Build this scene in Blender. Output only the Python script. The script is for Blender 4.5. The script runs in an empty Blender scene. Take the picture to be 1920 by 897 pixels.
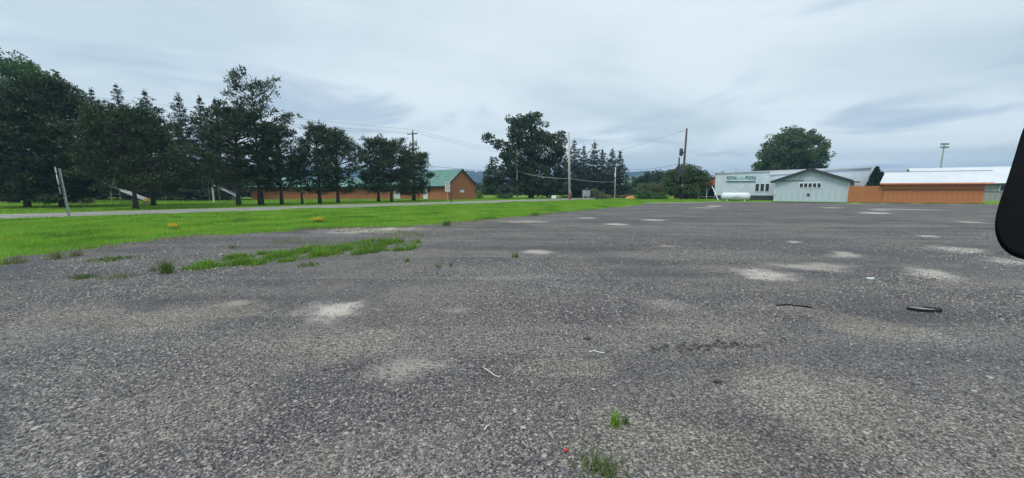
import bpy, bmesh, math, random
import numpy as np
from mathutils import Vector, Matrix
R = math.radians
random.seed(7)
scn = bpy.context.scene
C = scn.collection

# ------------------------------------------------------------------ camera
CAM_H, F, PITCH = 1.55, 760.0, R(7.0)          # eye height (m), focal length in photo pixels, downward tilt
cam = bpy.data.cameras.new('camera'); camo = bpy.data.objects.new('camera', cam); C.objects.link(camo)
cam.sensor_width = 36; cam.lens = 36*F/1920; cam.clip_start = 0.05; cam.clip_end = 9000
camo.location = (0, 0, CAM_H); camo.rotation_euler = (R(90)-PITCH, 0, 0)
scn.camera = camo
scn.view_settings.view_transform = 'Standard'; scn.view_settings.look = 'None'
scn.view_settings.exposure = 0.38; scn.view_settings.gamma = 1.0

# ------------------------------------------------------------------ sky and sun
SUN_EL, SUN_AZ = R(62), R(-142)                  # azimuth measured from +Y towards +X
sdir = Vector((math.sin(SUN_AZ)*math.cos(SUN_EL), math.cos(SUN_AZ)*math.cos(SUN_EL), math.sin(SUN_EL)))
w = bpy.data.worlds.new('World'); scn.world = w; w.use_nodes = True
nt = w.node_tree; nt.nodes.clear()
def N(nt, t, **k):
    n = nt.nodes.new(t)
    for a, b in k.items(): setattr(n, a, b)
    return n
def setin(n, **k):
    for a, b in k.items(): n.inputs[a.replace('_', ' ')].default_value = b
def mth(nt, op, a, b=None, c=None, clamp=False):
    n = N(nt, 'ShaderNodeMath', operation=op); n.use_clamp = clamp
    for i, v in enumerate((a, b, c)):
        if v is None: continue
        if isinstance(v, (int, float)): n.inputs[i].default_value = v
        else: nt.links.new(v, n.inputs[i])
    return n.outputs[0]
def mixc(nt, fac, a, b, blend='MIX'):
    n = N(nt, 'ShaderNodeMix', data_type='RGBA', blend_type=blend)
    for s, v in ((n.inputs[0], fac), (n.inputs[6], a), (n.inputs[7], b)):
        if isinstance(v, (int, float)): s.default_value = v
        elif isinstance(v, tuple): s.default_value = (*v, 1)
        else: nt.links.new(v, s)
    return n.outputs[2]
def ramp(nt, f, stops):
    n = N(nt, 'ShaderNodeValToRGB'); e = n.color_ramp.elements
    while len(e) < len(stops): e.new(0.5)
    for i, (p, c) in enumerate(stops):
        e[i].position = p; e[i].color = (*c, 1) if len(c) == 3 else c
    nt.links.new(f, n.inputs[0]); return n.outputs[0]
def smooth(nt, f, lo, hi, a=0.0, b=1.0):
    n = N(nt, 'ShaderNodeMapRange', interpolation_type='SMOOTHSTEP')
    nt.links.new(f, n.inputs[0])
    for i, v in enumerate((lo, hi, a, b)): n.inputs[i+1].default_value = v
    return n.outputs[0]

sky = N(nt, 'ShaderNodeTexSky', sky_type='NISHITA'); sky.sun_disc = False
sky.sun_elevation = SUN_EL; sky.sun_rotation = SUN_AZ; sky.air_density = 1.0; sky.dust_density = 2.0
tc = N(nt, 'ShaderNodeTexCoord'); sep = N(nt, 'ShaderNodeSeparateXYZ'); nt.links.new(tc.outputs['Generated'], sep.inputs[0])
zz = mth(nt, 'ADD', mth(nt, 'MAXIMUM', sep.outputs[2], 0.0), 0.10)
cmb = N(nt, 'ShaderNodeCombineXYZ')
nt.links.new(mth(nt, 'DIVIDE', sep.outputs[0], zz), cmb.inputs[0]); nt.links.new(mth(nt, 'DIVIDE', sep.outputs[1], zz), cmb.inputs[1])
mp = N(nt, 'ShaderNodeMapping'); nt.links.new(cmb.outputs[0], mp.inputs[0]); mp.inputs['Location'].default_value = (3.1, 1.7, 0); mp.inputs['Scale'].default_value = (0.8, 0.75, 1)
n1 = N(nt, 'ShaderNodeTexNoise'); setin(n1, Scale=0.55, Detail=5.0, Roughness=0.5, Distortion=0.35); nt.links.new(mp.outputs[0], n1.inputs['Vector'])
n2 = N(nt, 'ShaderNodeTexNoise'); setin(n2, Scale=0.62, Detail=4.0, Roughness=0.55, Distortion=0.5); mp2 = N(nt, 'ShaderNodeMapping'); mp2.inputs['Location'].default_value = (2.1, 9.7, 0); nt.links.new(cmb.outputs[0], mp2.inputs[0]); nt.links.new(mp2.outputs[0], n2.inputs['Vector'])
thick = smooth(nt, n1.outputs[0], 0.35, 0.60)
cloud = mixc(nt, thick, (0.49, 0.585, 0.635), (0.665, 0.75, 0.795))
wisp = smooth(nt, n2.outputs[0], 0.52, 0.68, 0.0, 0.85)
cloud = mixc(nt, wisp, cloud, (0.375, 0.475, 0.575))
dt = N(nt, 'ShaderNodeVectorMath', operation='DOT_PRODUCT'); nt.links.new(tc.outputs['Generated'], dt.inputs[0]); dt.inputs[1].default_value = sdir
glow = smooth(nt, dt.outputs['Value'], -0.2, 1.0, 0.98, 1.2)
cloud = mixc(nt, 1.0, cloud, glow, 'MULTIPLY')
sk = mixc(nt, 1.0, sky.outputs[0], (0.10, 0.10, 0.10), 'MULTIPLY')
tot = mixc(nt, 0.90, sk, cloud)
bg = N(nt, 'ShaderNodeBackground'); nt.links.new(tot, bg.inputs[0]); bg.inputs[1].default_value = 1.0
wo = N(nt, 'ShaderNodeOutputWorld'); nt.links.new(bg.outputs[0], wo.inputs[0])
sun = bpy.data.lights.new('sun', 'SUN'); sun.energy = 1.9; sun.angle = R(18); sun.color = (1.0, 0.96, 0.90)
suno = bpy.data.objects.new('sun', sun); C.objects.link(suno); suno.rotation_euler = (-sdir).to_track_quat('-Z', 'Y').to_euler()

# ------------------------------------------------------------------ placing on the ground
def ray(px, py):
    xc, yc = (px-960)/F, (448.5-py)/F
    return Vector((xc, math.cos(PITCH)+yc*math.sin(PITCH), -math.sin(PITCH)+yc*math.cos(PITCH)))
def G(px, py):
    r = ray(px, py); t = CAM_H/-r.z; return Vector((r.x*t, r.y*t, 0))
def At(px, py, Y):
    r = ray(px, py); t = Y/r.y; return Vector((r.x*t, Y, CAM_H+r.z*t))

# ------------------------------------------------------------------ materials
def newmat(name):
    m = bpy.data.materials.new(name); m.use_nodes = True; t = m.node_tree
    return m, t, t.nodes['Principled BSDF']
def pmat(name, c1, c2=None, scale=4.0, rough=0.8, bump=0.0, stretch=(1,1,1), metal=0.0, detail=5, spec=0.3, lo=0.35, hi=0.65):
    m, t, b = newmat(name); b.inputs['Roughness'].default_value = rough; b.inputs['Metallic'].default_value = metal
    b.inputs['Specular IOR Level'].default_value = spec
    if c2 is None: b.inputs['Base Color'].default_value = (*c1, 1); return m
    tc = N(t, 'ShaderNodeTexCoord'); mp = N(t, 'ShaderNodeMapping'); mp.inputs['Scale'].default_value = stretch
    t.links.new(tc.outputs['Object'], mp.inputs[0])
    n = N(t, 'ShaderNodeTexNoise'); setin(n, Scale=scale, Detail=float(detail), Roughness=0.6); t.links.new(mp.outputs[0], n.inputs['Vector'])
    t.links.new(mixc(t, smooth(t, n.outputs[0], lo, hi), c1, c2), b.inputs['Base Color'])
    if bump:
        bp = N(t, 'ShaderNodeBump'); bp.inputs['Strength'].default_value = bump; bp.inputs['Distance'].default_value = 0.02
        t.links.new(n.outputs[0], bp.inputs['Height']); t.links.new(bp.outputs[0], b.inputs['Normal'])
    return m
def leafmat(name, c1, c2, trans=0.25, rough=0.55):
    m, t, b = newmat(name); b.inputs['Roughness'].default_value = rough; b.inputs['Specular IOR Level'].default_value = 0.25
    g = N(t, 'ShaderNodeNewGeometry'); tc = N(t, 'ShaderNodeTexCoord')
    n = N(t, 'ShaderNodeTexNoise'); setin(n, Scale=0.5, Detail=3.0); t.links.new(tc.outputs['Object'], n.inputs['Vector'])
    f = mth(t, 'ADD', mth(t, 'MULTIPLY', g.outputs['Random Per Island'], 0.6), mth(t, 'MULTIPLY', smooth(t, n.outputs[0], 0.35, 0.65), 0.4), clamp=True)
    col = mixc(t, f, c1, c2); t.links.new(col, b.inputs['Base Color'])
    tr = N(t, 'ShaderNodeBsdfTranslucent'); t.links.new(col, tr.inputs[0])
    mx = N(t, 'ShaderNodeMixShader'); mx.inputs[0].default_value = trans
    t.links.new(b.outputs[0], mx.inputs[1]); t.links.new(tr.outputs[0], mx.inputs[2])
    t.links.new(mx.outputs[0], t.nodes['Material Output'].inputs[0])
    return m
M = {}
M['pine'] = leafmat('pine_needles', (0.022, 0.044, 0.018), (0.052, 0.086, 0.034), 0.15)
M['spruce'] = leafmat('spruce_needles', (0.018, 0.034, 0.022), (0.038, 0.062, 0.038), 0.12)
M['maple'] = leafmat('maple_leaves', (0.045, 0.095, 0.028), (0.095, 0.175, 0.05), 0.3)
M['oak'] = leafmat('oak_leaves', (0.030, 0.055, 0.025), (0.062, 0.098, 0.042), 0.22)
M['bush'] = leafmat('bush_leaves', (0.045, 0.085, 0.03), (0.10, 0.155, 0.055), 0.25)
M['hedge'] = leafmat('hedge_leaves', (0.05, 0.12, 0.035), (0.11, 0.21, 0.07), 0.3)
M['olive'] = leafmat('olive_scrub', (0.10, 0.125, 0.055), (0.19, 0.21, 0.11), 0.25)
M['cedar'] = leafmat('cedar_foliage', (0.022, 0.045, 0.026), (0.045, 0.075, 0.04), 0.12)
M['lime'] = leafmat('lime_leaves', (0.16, 0.25, 0.06), (0.27, 0.36, 0.12), 0.3)
M['grass'] = leafmat('grass_blades', (0.11, 0.225, 0.018), (0.25, 0.39, 0.05), 0.35)
def grass_material():
    m = leafmat('grass_blades', (0.12, 0.285, 0.018), (0.27, 0.50, 0.06), 0.35); t = m.node_tree; b = t.nodes['Principled BSDF']
    src = b.inputs['Base Color'].links[0].from_socket; tc = N(t, 'ShaderNodeTexCoord')
    n = N(t, 'ShaderNodeTexNoise'); setin(n, Scale=0.42, Detail=5.0, Roughness=0.65, Distortion=0.4); t.links.new(tc.outputs['Object'], n.inputs['Vector'])
    c = mixc(t, smooth(t, n.outputs[0], 0.50, 0.66, 0, 0.65), src, (0.31, 0.42, 0.04)); c = mixc(t, smooth(t, n.outputs[0], 0.36, 0.48, 0.55, 0), c, (0.055, 0.125, 0.014))
    t.links.new(c, b.inputs['Base Color']); t.links.new(c, t.nodes['Translucent BSDF'].inputs[0]); return m
M['grass'] = grass_material()
M['weed'] = leafmat('weed_blades', (0.075, 0.13, 0.03), (0.16, 0.23, 0.07), 0.3)
M['drygrass'] = leafmat('dry_weed_blades', (0.16, 0.18, 0.09), (0.30, 0.30, 0.17), 0.4)
M['yellow'] = leafmat('yellow_petals', (0.75, 0.48, 0.02), (0.85, 0.62, 0.04), 0.3)
M['bark'] = pmat('bark', (0.045, 0.036, 0.03), (0.10, 0.08, 0.065), 6, 0.95, 0.8, (1, 1, 0.25))
M['pale_bark'] = pmat('pale_bark', (0.10, 0.09, 0.075), (0.18, 0.165, 0.14), 5, 0.95, 0.8, (1, 1, 0.25))
M['brown'] = pmat('brown_boards', (0.30, 0.118, 0.054), (0.385, 0.163, 0.08), 1.3, 0.8, 0.3, (4, 4, 0.35))
M['orange'] = pmat('orange_boards', (0.335, 0.125, 0.046), (0.42, 0.168, 0.068), 1.2, 0.8, 0.25, (4, 4, 0.3))
M['brown_dark'] = pmat('dark_brown_trim', (0.10, 0.045, 0.028), (0.15, 0.07, 0.04), 3, 0.8)
M['green_roof'] = pmat('green_metal_roof', (0.10, 0.22, 0.185), (0.13, 0.26, 0.215), 0.8, 0.45, 0.0, (1, 1, 1), 0.0)
M['dark_trim'] = pmat('dark_trim', (0.028, 0.032, 0.042), (0.05, 0.055, 0.065), 4, 0.6)
M['white_wall'] = pmat('white_wall_paint', (0.455, 0.53, 0.60), (0.52, 0.59, 0.655), 0.9, 0.7, 0.1, (1.5, 1.5, 0.5))
M['pale_wall'] = pmat('pale_blue_siding', (0.375, 0.445, 0.515), (0.455, 0.525, 0.59), 1.2, 0.65, 0.1, (3, 3, 0.3))
M['white'] = pmat('white_paint', (0.56, 0.61, 0.65), (0.64, 0.68, 0.72), 2, 0.55)
M['white_roof'] = pmat('white_metal_roof', (0.50, 0.545, 0.575), (0.56, 0.60, 0.63), 0.6, 0.45, 0.0)
M['grey_wall'] = pmat('grey_siding', (0.20, 0.22, 0.215), (0.28, 0.30, 0.29), 1.5, 0.8, 0.1, (3, 3, 0.3))
M['glass'] = pmat('dark_glass', (0.012, 0.016, 0.022), None, rough=0.06, spec=0.5)
M['black'] = pmat('black_plastic', (0.0035, 0.0035, 0.005), (0.006, 0.006, 0.008), 60, 0.45, 0.02, spec=0.12)
M['rubber'] = pmat('black_rubber', (0.015, 0.015, 0.016), (0.03, 0.03, 0.03), 30, 0.8)
M['carpaint'] = pmat('dark_car_paint', (0.02, 0.022, 0.028), None, rough=0.25, spec=0.5)
M['pole'] = pmat('grey_pole_wood', (0.34, 0.33, 0.31), (0.46, 0.45, 0.43), 5, 0.9, 0.4, (1, 1, 0.1))
M['dark_pole'] = pmat('dark_pole_wood', (0.055, 0.05, 0.048), (0.11, 0.10, 0.09), 5, 0.9, 0.4, (1, 1, 0.1))
M['galv'] = pmat('galvanised_steel', (0.30, 0.32, 0.34), (0.42, 0.44, 0.45), 8, 0.5, 0.0, metal=0.4)
M['grey_metal'] = pmat('grey_painted_metal', (0.25, 0.26, 0.27), (0.33, 0.34, 0.35), 5, 0.5)
M['wire'] = pmat('dark_cable', (0.09, 0.095, 0.10), None, rough=0.6)
M['bright_wire'] = pmat('bright_cable', (0.45, 0.47, 0.48), None, rough=0.4)
M['sign_white'] = pmat('sign_white', (0.70, 0.72, 0.74), (0.78, 0.79, 0.80), 4, 0.4)
M['sign_black'] = pmat('sign_black', (0.015, 0.015, 0.018), None, rough=0.5)
M['sign_teal'] = pmat('sign_teal_board', (0.42, 0.55, 0.58), (0.47, 0.60, 0.63), 2, 0.6)
M['letter_teal'] = pmat('sign_dark_letter', (0.02, 0.09, 0.12), None, rough=0.5)
M['letter_faded'] = pmat('sign_faded_script', (0.22, 0.38, 0.42), None, rough=0.6)
M['rust'] = pmat('rusty_red', (0.14, 0.075, 0.05), (0.23, 0.13, 0.09), 8, 0.9)
M['pale_orange'] = pmat('pale_orange', (0.55, 0.20, 0.10), (0.62, 0.27, 0.14), 3, 0.7)
M['yellow_paint'] = pmat('yellow_paint', (0.70, 0.48, 0.06), (0.78, 0.56, 0.10), 4, 0.5)
M['blue'] = pmat('faded_blue', (0.12, 0.22, 0.36), (0.18, 0.30, 0.45), 4, 0.6)
M['red'] = pmat('red_plastic', (0.55, 0.04, 0.02), None, rough=0.4)
M['stick'] = pmat('bleached_stick', (0.42, 0.39, 0.33), (0.55, 0.52, 0.46), 20, 0.9)
M['pale_stone'] = pmat('pale_stone', (0.30, 0.295, 0.28), (0.42, 0.41, 0.39), 14, 0.85, 0.3)
M['dark_stone'] = pmat('dark_stone', (0.035, 0.034, 0.037), (0.09, 0.088, 0.09), 14, 0.9, 0.3)
M['tread_grey'] = pmat('dusty_rubber', (0.22, 0.225, 0.235), (0.32, 0.325, 0.335), 12, 0.8)

# gravel ---------------------------------------------------------------
def patch_list():
    # pale sandy patches: photo pixel of the centre, half width, half depth (in photo pixels on the ground), strength
    L = [(617,584,62,18,1.0),(1005,473,34,4,.7),(1795,469,40,6,.9),(1900,491,40,6,.8),(1750,515,42,11,.75),(1430,515,56,11,.85),
         (1510,502,70,6,.5),(1585,478,28,7,.6),(1560,499,44,5,.5),(1155,421,24,2.2,.8),(1225,413,22,1.8,.8),(1100,409,20,1.6,.6),(1490,454,14,2.4,.7),
         (1740,443,20,2.2,.8),(1640,400,28,1.8,.8),(1650,394,18,1.2,.7),(1340,387,16,1.2,.9),(1320,390,24,1.0,.5),(1560,390,20,1.0,.6),(1250,462,18,2.0,.45),
         (770,690,90,24,.5),(450,569,40,6,.4),(860,583,34,7,.35),(1820,417,22,1.6,.6),(1700,393,60,1.0,.5),(1245,570,60,10,.35),(960,520,120,7,.3),(700,432,95,6,.7),(985,416,50,2.5,.5)]
    out = []
    for px, py, hw, hh, s in L:
        c = G(px, py); a = G(px+hw, py); f = G(px, py-hh); n = G(px, py+hh)
        out.append((c.x, c.y, abs(a.x-c.x), (f-n).length/2, s, math.atan2(c.x, c.y)))
    return out
def gravel_material():
    m, t, b = newmat('gravel'); L = t.links.new
    b.inputs['Specular IOR Level'].default_value = 0.2
    tc = N(t, 'ShaderNodeTexCoord'); P = tc.outputs['Object']
    def noise(scale, detail=5.0, rough=0.6, vec=P, dist=0.0):
        n = N(t, 'ShaderNodeTexNoise'); setin(n, Scale=scale, Detail=detail, Roughness=rough, Distortion=dist); L(vec, n.inputs['Vector']); return n.outputs[0]
    def vor(scale, feature='F1'):
        n = N(t, 'ShaderNodeTexVoronoi', feature=feature); setin(n, Scale=scale); L(P, n.inputs['Vector']); return n
    big = noise(0.33, 6.0, 0.62, dist=0.6); mid = noise(1.6, 5.0); 
    mp = N(t, 'ShaderNodeMapping'); mp.inputs['Rotation'].default_value = (0, 0, R(-24)); mp.inputs['Scale'].default_value = (0.11, 0.85, 1); L(P, mp.inputs[0])
    track = noise(1.0, 4.0, 0.5, mp.outputs[0], 0.8)
    coarse = smooth(t, mth(t, 'ADD', mth(t, 'MULTIPLY', big, 0.55), mth(t, 'MULTIPLY', track, 0.45)), 0.42, 0.60)
    cz = None; cedge = mth(t, 'MULTIPLY', mth(t, 'SUBTRACT', noise(1.1, 5.0, 0.65), 0.5), 2.2)
    for px, py, hw, hh in ((1330,610,150,34),(1700,810,330,90),(1250,850,280,80),(700,860,230,60),(250,800,260,60),(600,660,180,40),(330,600,160,30),(1040,690,120,22),(1500,585,120,12),(60,620,140,40),(1650,620,120,20)):
        c = G(px, py); a = G(px+hw, py); f = G(px, py-hh); q_ = G(px, min(py+hh, 1100))
        q = N(t, 'ShaderNodeMapping', vector_type='TEXTURE'); q.inputs['Location'].default_value = (c.x, (f.y+q_.y)/2, 0); q.inputs['Rotation'].default_value = (0, 0, -math.atan2(c.x, c.y)*.6); q.inputs['Scale'].default_value = (a.x-c.x, (f-q_).length/2, 1000)
        L(P, q.inputs[0]); ln = N(t, 'ShaderNodeVectorMath', operation='LENGTH'); L(q.outputs[0], ln.inputs[0])
        d = smooth(t, mth(t, 'ADD', ln.outputs['Value'], cedge), 0.5, 1.2, 1.0, 0.0); cz = d if cz is None else mth(t, 'MAXIMUM', cz, d)
    coarse = mth(t, 'MAXIMUM', mth(t, 'MULTIPLY', coarse, 0.6), cz)
    base = mixc(t, coarse, (0.124, 0.117, 0.123), (0.225, 0.211, 0.186))
    tint = noise(0.21, 3.0, 0.5); base = mixc(t, smooth(t, tint, 0.5, 0.72, 0, 0.55), base, (0.112, 0.128, 0.148))
    base = mixc(t, smooth(t, noise(0.27, 3.0, 0.5, mp.outputs[0]), 0.52, 0.7, 0, 0.5), base, (0.180, 0.158, 0.150))
    v1 = vor(62); v2 = vor(150); v3 = vor(24)
    def val(v):
        s = N(t, 'ShaderNodeSeparateColor'); L(v.outputs['Color'], s.inputs[0]); return s.outputs[0]
    k = mth(t, 'ADD', mth(t, 'MULTIPLY', val(v1), 0.85), mth(t, 'MULTIPLY', val(v2), 0.55))     # 0..1.4
    k = mth(t, 'ADD', mth(t, 'POWER', k, 1.6), 0.38)
    gap = smooth(t, v1.outputs['Distance'], 0.30, 0.75, 1.0, 0.45)
    k = mth(t, 'MULTIPLY', k, gap)
    kk = mth(t, 'ADD', mth(t, 'ADD', mth(t, 'MULTIPLY', mth(t, 'SUBTRACT', mid, 0.5), 0.7), mth(t, 'MULTIPLY', mth(t, 'SUBTRACT', track, 0.5), 0.9)), 1.12)
    k = mth(t, 'MULTIPLY', k, kk)
    col = mixc(t, 1.0, base, k, 'MULTIPLY')
    bright = smooth(t, val(v3), 0.955, 0.985, 0, 1); bd = smooth(t, v3.outputs['Distance'], 0.18, 0.30, 1, 0)
    col = mixc(t, mth(t, 'MULTIPLY', mth(t, 'MULTIPLY', bright, bd), 0.7), col, (0.42, 0.41, 0.39))
    # sandy patches
    mask = None; edge = mth(t, 'ADD', mth(t, 'MULTIPLY', mth(t, 'SUBTRACT', noise(1.7, 6.0, 0.7), 0.5), 2.2), mth(t, 'MULTIPLY', mth(t, 'SUBTRACT', noise(34, 2.0), 0.5), 1.0))
    for x, y, rx, ry, s, a in patch_list():
        q = N(t, 'ShaderNodeMapping', vector_type='TEXTURE'); q.inputs['Location'].default_value = (x, y, 0); q.inputs['Rotation'].default_value = (0, 0, -a); q.inputs['Scale'].default_value = (rx*1.1, ry*1.1, 1000)
        L(P, q.inputs[0]); ln = N(t, 'ShaderNodeVectorMath', operation='LENGTH'); L(q.outputs[0], ln.inputs[0])
        d = smooth(t, mth(t, 'ADD', ln.outputs['Value'], edge), 0.25, 1.1, min(1.0, s*1.15), 0.0)
        mask = d if mask is None else mth(t, 'MAXIMUM', mask, d)
    sandc = mixc(t, mth(t, 'MULTIPLY', val(v2), 0.6), (0.46, 0.435, 0.385), (0.28, 0.262, 0.23))
    col = mixc(t, mask, col, sandc)
    L(col, b.inputs['Base Color'])
    b.inputs['Roughness'].default_value = 0.85
    hgt = mth(t, 'ADD', mth(t, 'MULTIPLY', v1.outputs['Distance'], -1.0), mth(t, 'MULTIPLY', val(v1), 0.9))
    hgt = mth(t, 'ADD', hgt, mth(t, 'MULTIPLY', v2.outputs['Distance'], -0.4))
    hgt = mth(t, 'MULTIPLY', hgt, mth(t, 'SUBTRACT', 1.0, mth(t, 'MULTIPLY', mask, 0.8)))
    bp = N(t, 'ShaderNodeBump'); setin(bp, Strength=0.8, Distance=0.012); L(hgt, bp.inputs['Height'])
    bp2 = N(t, 'ShaderNodeBump'); setin(bp2, Strength=0.5, Distance=0.12); L(mth(t, 'ADD', mid, track), bp2.inputs['Height']); L(bp2.outputs[0], bp.inputs['Normal'])
    L(bp.outputs[0], b.inputs['Normal'])
    return m
M['gravel'] = gravel_material()
def lawn_material():
    m, t, b = newmat('lawn'); L = t.links.new
    tc = N(t, 'ShaderNodeTexCoord'); P = tc.outputs['Object']
    def noise(scale, detail=5.0):
        n = N(t, 'ShaderNodeTexNoise'); setin(n, Scale=scale, Detail=detail, Roughness=0.65); L(P, n.inputs['Vector']); return n.outputs[0]
    c = mixc(t, smooth(t, noise(0.35), 0.35, 0.65), (0.10, 0.205, 0.018), (0.19, 0.32, 0.035))
    c = mixc(t, smooth(t, noise(9.0), 0.4, 0.7, 0, 0.6), c, (0.035, 0.075, 0.015))
    L(c, b.inputs['Base Color']); b.inputs['Roughness'].default_value = 0.95; b.inputs['Specular IOR Level'].default_value = 0.1
    bp = N(t, 'ShaderNodeBump'); setin(bp, Strength=0.8, Distance=0.06); L(noise(14.0), bp.inputs['Height']); L(bp.outputs[0], b.inputs['Normal'])
    return m
M['lawn'] = lawn_material()
M['asphalt'] = pmat('worn_asphalt', (0.17, 0.17, 0.165), (0.235, 0.23, 0.22), 0.8, 0.9, 0.2)
M['shoulder'] = pmat('gravel_shoulder', (0.26, 0.25, 0.22), (0.36, 0.35, 0.31), 3.0, 0.95, 0.3)
M['paint'] = pmat('road_paint', (0.62, 0.62, 0.58), (0.74, 0.74, 0.70), 5, 0.7)
M['hill'] = pmat('forested_hill', (0.016, 0.034, 0.026), (0.034, 0.06, 0.04), 0.02, 0.95, 0.0)
M['near_hill'] = pmat('green_hill', (0.045, 0.085, 0.03), (0.085, 0.13, 0.045), 0.03, 0.95, 0.0)

# ------------------------------------------------------------------ object helpers
def link(name, me, mat=None, parent=None):
    o = bpy.data.objects.new(name, me); C.objects.link(o)
    if mat is not None and me is not None and not me.materials: me.materials.append(M[mat] if isinstance(mat, str) else mat)
    if parent is not None: o.parent = parent
    return o
def tag(o, label=None, cat=None, group=None, kind=None):
    if label: o['label'] = label
    if cat: o['category'] = cat
    if group: o['group'] = group
    if kind: o['kind'] = kind
    return o
def thing(name, label, cat, loc=(0,0,0), rz=0.0, group=None):
    o = bpy.data.objects.new(name, None); C.objects.link(o); o.location = loc; o.rotation_euler = (0, 0, rz)
    return tag(o, label, cat, group)
class MB:
    def __init__(s): s.v = []; s.f = []
    def add(s, vs, fs):
        o = len(s.v); s.v += [tuple(v) for v in vs]; s.f += [tuple(i+o for i in f) for f in fs]; return s
    def box(s, x0, x1, y0, y1, z0, z1):
        return s.add([(x0,y0,z0),(x1,y0,z0),(x1,y1,z0),(x0,y1,z0),(x0,y0,z1),(x1,y0,z1),(x1,y1,z1),(x0,y1,z1)],
                     [(0,3,2,1),(4,5,6,7),(0,1,5,4),(1,2,6,5),(2,3,7,6),(3,0,4,7)])
    def bar(s, p, q, wx, wz, up=(0,0,1)):
        p, q = Vector(p), Vector(q); d = (q-p).normalized(); u = Vector(up)
        if abs(d.dot(u)) > 0.98: u = Vector((0,1,0))
        a = d.cross(u).normalized()*wx/2; b = a.cross(d).normalized()*wz/2
        return s.add([p-a-b, p+a-b, p+a+b, p-a+b, q-a-b, q+a-b, q+a+b, q-a+b], [(0,1,2,3),(4,7,6,5),(0,4,5,1),(1,5,6,2),(2,6,7,3),(3,7,4,0)])
    def tube(s, pts, rad, n=8, cap=True):
        pts = [Vector(p) for p in pts]; rad = [rad]*len(pts) if isinstance(rad, (int, float)) else rad
        vs = []; fs = []
        for i, p in enumerate(pts):
            d = (pts[min(i+1, len(pts)-1)]-pts[max(i-1, 0)]).normalized()
            u = Vector((1,0,0)) if abs(d.x) < 0.9 else Vector((0,1,0))
            a = d.cross(u).normalized(); b = d.cross(a)
            vs += [p+(a*math.cos(2*math.pi*k/n)+b*math.sin(2*math.pi*k/n))*rad[i] for k in range(n)]
        for i in range(len(pts)-1):
            for k in range(n): fs.append((i*n+k, i*n+(k+1) % n, (i+1)*n+(k+1) % n, (i+1)*n+k))
        if cap: fs += [tuple(range(n))[::-1], tuple(range((len(pts)-1)*n, len(pts)*n))]
        return s.add(vs, fs)
    def prism(s, poly, y0, y1):            # poly in x,z extruded along y
        n = len(poly); vs = [(x, y0, z) for x, z in poly]+[(x, y1, z) for x, z in poly]
        return s.add(vs, [tuple(range(n)), tuple(range(n, 2*n))[::-1]]+[(i, i+n, (i+1) % n+n, (i+1) % n) for i in range(n)])
    def slab(s, a, b, c, d, th):           # four corners of the top face, thickness along the normal
        a, b, c, d = map(Vector, (a, b, c, d)); n = (b-a).cross(d-a).normalized()*th
        return s.add([a,b,c,d,a-n,b-n,c-n,d-n], [(0,1,2,3),(7,6,5,4),(0,4,5,1),(1,5,6,2),(2,6,7,3),(3,7,4,0)])
    def mesh(s, name, smooth=False):
        me = bpy.data.meshes.new(name); me.from_pydata(s.v, [], s.f)
        bm = bmesh.new(); bm.from_mesh(me); bmesh.ops.recalc_face_normals(bm, faces=bm.faces); bm.to_mesh(me); bm.free()
        if smooth: me.polygons.foreach_set('use_smooth', [True]*len(me.polygons))
        return me
    def build(s, name, mat, parent=None, smooth=False): return link(name, s.mesh(name, smooth), mat, parent)
def text_mesh(name, body, size, mat, parent, loc, rot, shear=0.0, bold=0.0, extrude=0.004, sx=1.0):
    cu = bpy.data.curves.new(name, 'FONT'); cu.body = body; cu.size = size; cu.align_x = 'CENTER'; cu.align_y = 'CENTER'; cu.extrude = extrude; cu.shear = shear; cu.offset = bold
    o = bpy.data.objects.new(name, cu); C.objects.link(o)
    dg = bpy.context.evaluated_depsgraph_get(); me = bpy.data.meshes.new_from_object(o.evaluated_get(dg)); bpy.data.objects.remove(o)
    p = link(name, me, mat, parent); p.location = loc; p.rotation_euler = rot; p.scale = (sx, 1, 1); return p
def quads_mesh(name, V, n_per=4):
    n = len(V)//n_per; me = bpy.data.meshes.new(name)
    me.vertices.add(len(V)); me.vertices.foreach_set('co', V.astype(np.float32).ravel())
    me.loops.add(len(V)); me.loops.foreach_set('vertex_index', np.arange(len(V), dtype=np.int32))
    me.polygons.add(n); me.polygons.foreach_set('loop_start', np.arange(0, len(V), n_per, dtype=np.int32))
    try: me.polygons.foreach_set('loop_total', np.full(n, n_per, dtype=np.int32))
    except Exception: pass
    me.update(calc_edges=True); return me
def unit(a): return a/np.maximum(np.linalg.norm(a, axis=1, keepdims=True), 1e-6)
def leaves(name, c, d, ln, wd, rng):        # diamond leaf faces at c pointing along d
    d = unit(d); r = unit(np.cross(d, rng.normal(size=c.shape))); ln = ln[:, None]; wd = wd[:, None]
    nrm = np.cross(d, r)
    V = np.stack([c, c+d*ln*0.45+r*wd*0.5+nrm*wd*0.12, c+d*ln, c+d*ln*0.45-r*wd*0.5+nrm*wd*0.12], 1).reshape(-1, 3)
    return quads_mesh(name, V)
def blades(name, base, h, lean, wd, rng):   # grass: triangles
    n = len(base); a = rng.uniform(0, 2*np.pi, n); side = np.stack([np.cos(a), np.sin(a), np.zeros(n)], 1)
    b = rng.uniform(0, 2*np.pi, n); out = np.stack([np.cos(b)*lean, np.sin(b)*lean, np.zeros(n)], 1)
    up = np.zeros((n, 3)); up[:, 2] = h
    V = np.stack([base-side*wd[:, None]/2, base+side*wd[:, None]/2, base+up+out*h[:, None]], 1).reshape(-1, 3)
    return quads_mesh(name, V, 3)

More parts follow.
